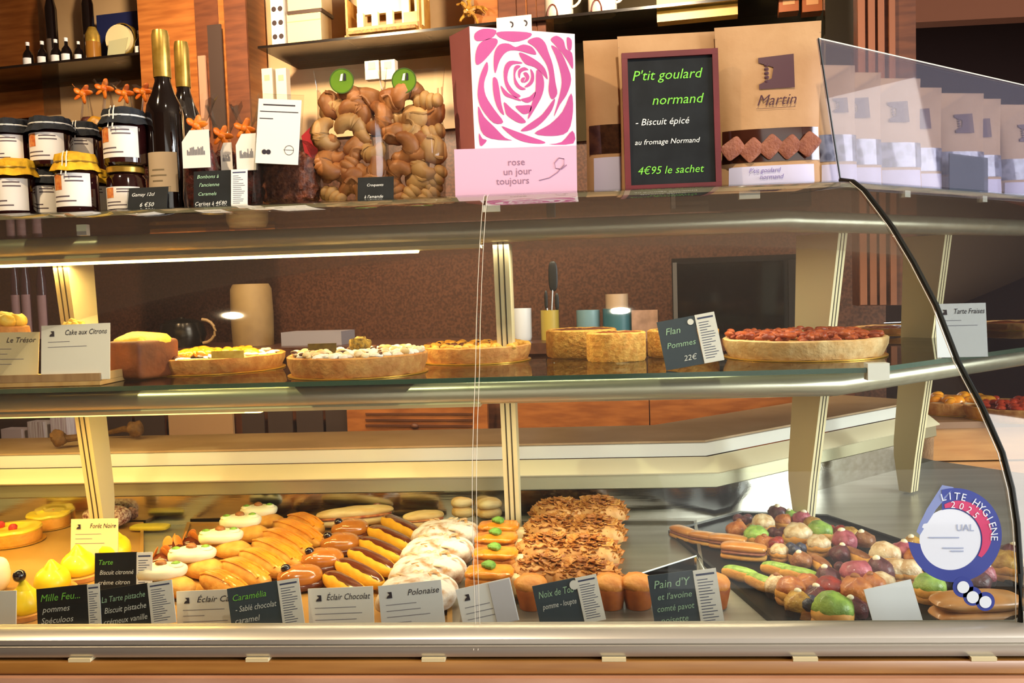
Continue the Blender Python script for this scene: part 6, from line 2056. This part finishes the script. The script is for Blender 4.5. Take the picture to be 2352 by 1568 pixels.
def px_text(mb, txt, cx, cy, r, a_start, a_step, size, off=.0022, m=None):
    for i, ch in enumerate(txt):
        if ch == ' ':
            continue
        a = a_start - a_step * i
        t = MB(); glyphs(t, ch, 0, 0, size, align='CENTER')
        ra = R(a)
        bx, by = cx + r * math.cos(ra), cy - r * math.sin(ra)
        rot = R(a - 90)
        vs = []
        for v in t.v:
            x, y = v[0], v[2]
            X = x * math.cos(rot) - y * math.sin(rot); Y = x * math.sin(rot) + y * math.cos(rot)
            vs.append(tuple(gpt(bx + X, by - Y, off)))
        mb.add(vs, t.f)


mb = MB(); px_text(mb, 'LITE HYGIENE', oc[0] - 4, oc[1] + 4, 86, 104, 9.6, 24); mb.build('lettering_print', mat('sticker_white', '#e4ecf4'), st, smooth=False)
mb = MB(); px_text(mb, '2025', ic[0], ic[1], 73, 86, 14, 22, off=.0024); mb.build('year_lettering', mat('sticker_white', '#e4ecf4'), st, smooth=False)
mb = MB()
t_ = MB(); glyphs(t_, 'UAL', 0, 0, 22)
mb.add([tuple(gpt(2195 + v[0], 1218 - v[2], .0018)) for v in t_.v], t_.f)
for (x, y, L) in ((2132, 1232, 70), (2164, 1256, 48), (2182, 1263, 30)):
    px_poly(mb, [(x, y), (x + L, y), (x + L, y + 2.5), (x, y + 2.5)], .0018)
mb.build('small_lettering', mat('sticker_greyink', '#9aa6c4'), st, smooth=False)

# ------------------------------------------------------------------ side counter and tarts added in place of a reflection past the case
sd = thing('side_counter', 'wooden side counter with horizontal boards beyond the right end of the case', 'counter', (0, 0, 0))
p0 = at(2092, 1000, y=2.85); zt_ = at(2200, 978, y=2.85).z
mb = MB()
for i in range(6):
    mb.box((p0.x + .9, 3.05, zt_ - .057 - .11 * i), (1.8, .4, .104))
mb.build('board_front', mat('honey_boards', '#cc9250', '#b4783c', scale=4, rough=.4, stretch=(1, 10, 10), coat=.3), sd, smooth=False)
MB().box((p0.x + .9, 3.05, zt_ + .006), (1.84, .44, .02)).build('top', mat('side_top', '#8e6a4c', rough=.4), sd, smooth=False)
tart('fruit_tart', 'fruit-topped tart standing on the wooden side counter', 2190, 150, 958, .04, z=zt_ + .017, fill=CRUM, top=lambda o, r, h: scatter(o, r, h, 'apricot_halves', ORF, 26, .022, .020, .012, 0, .85, 20, 1.1), r=.13, group='tarts on the side counter')
tart('fruit_tart', 'red-topped tart at the right end of the wooden side counter', 2330, 150, 975, .04, z=zt_ + .017, fill=RTF, top=lambda o, r, h: scatter(o, r, h, 'red_fruit', mat('red_fruit', '#d8502c', '#c0381c', scale=60, rough=.3), 40, .016, .014, .009, 0, .85, 21, 1.1), r=.15, group='tarts on the side counter')
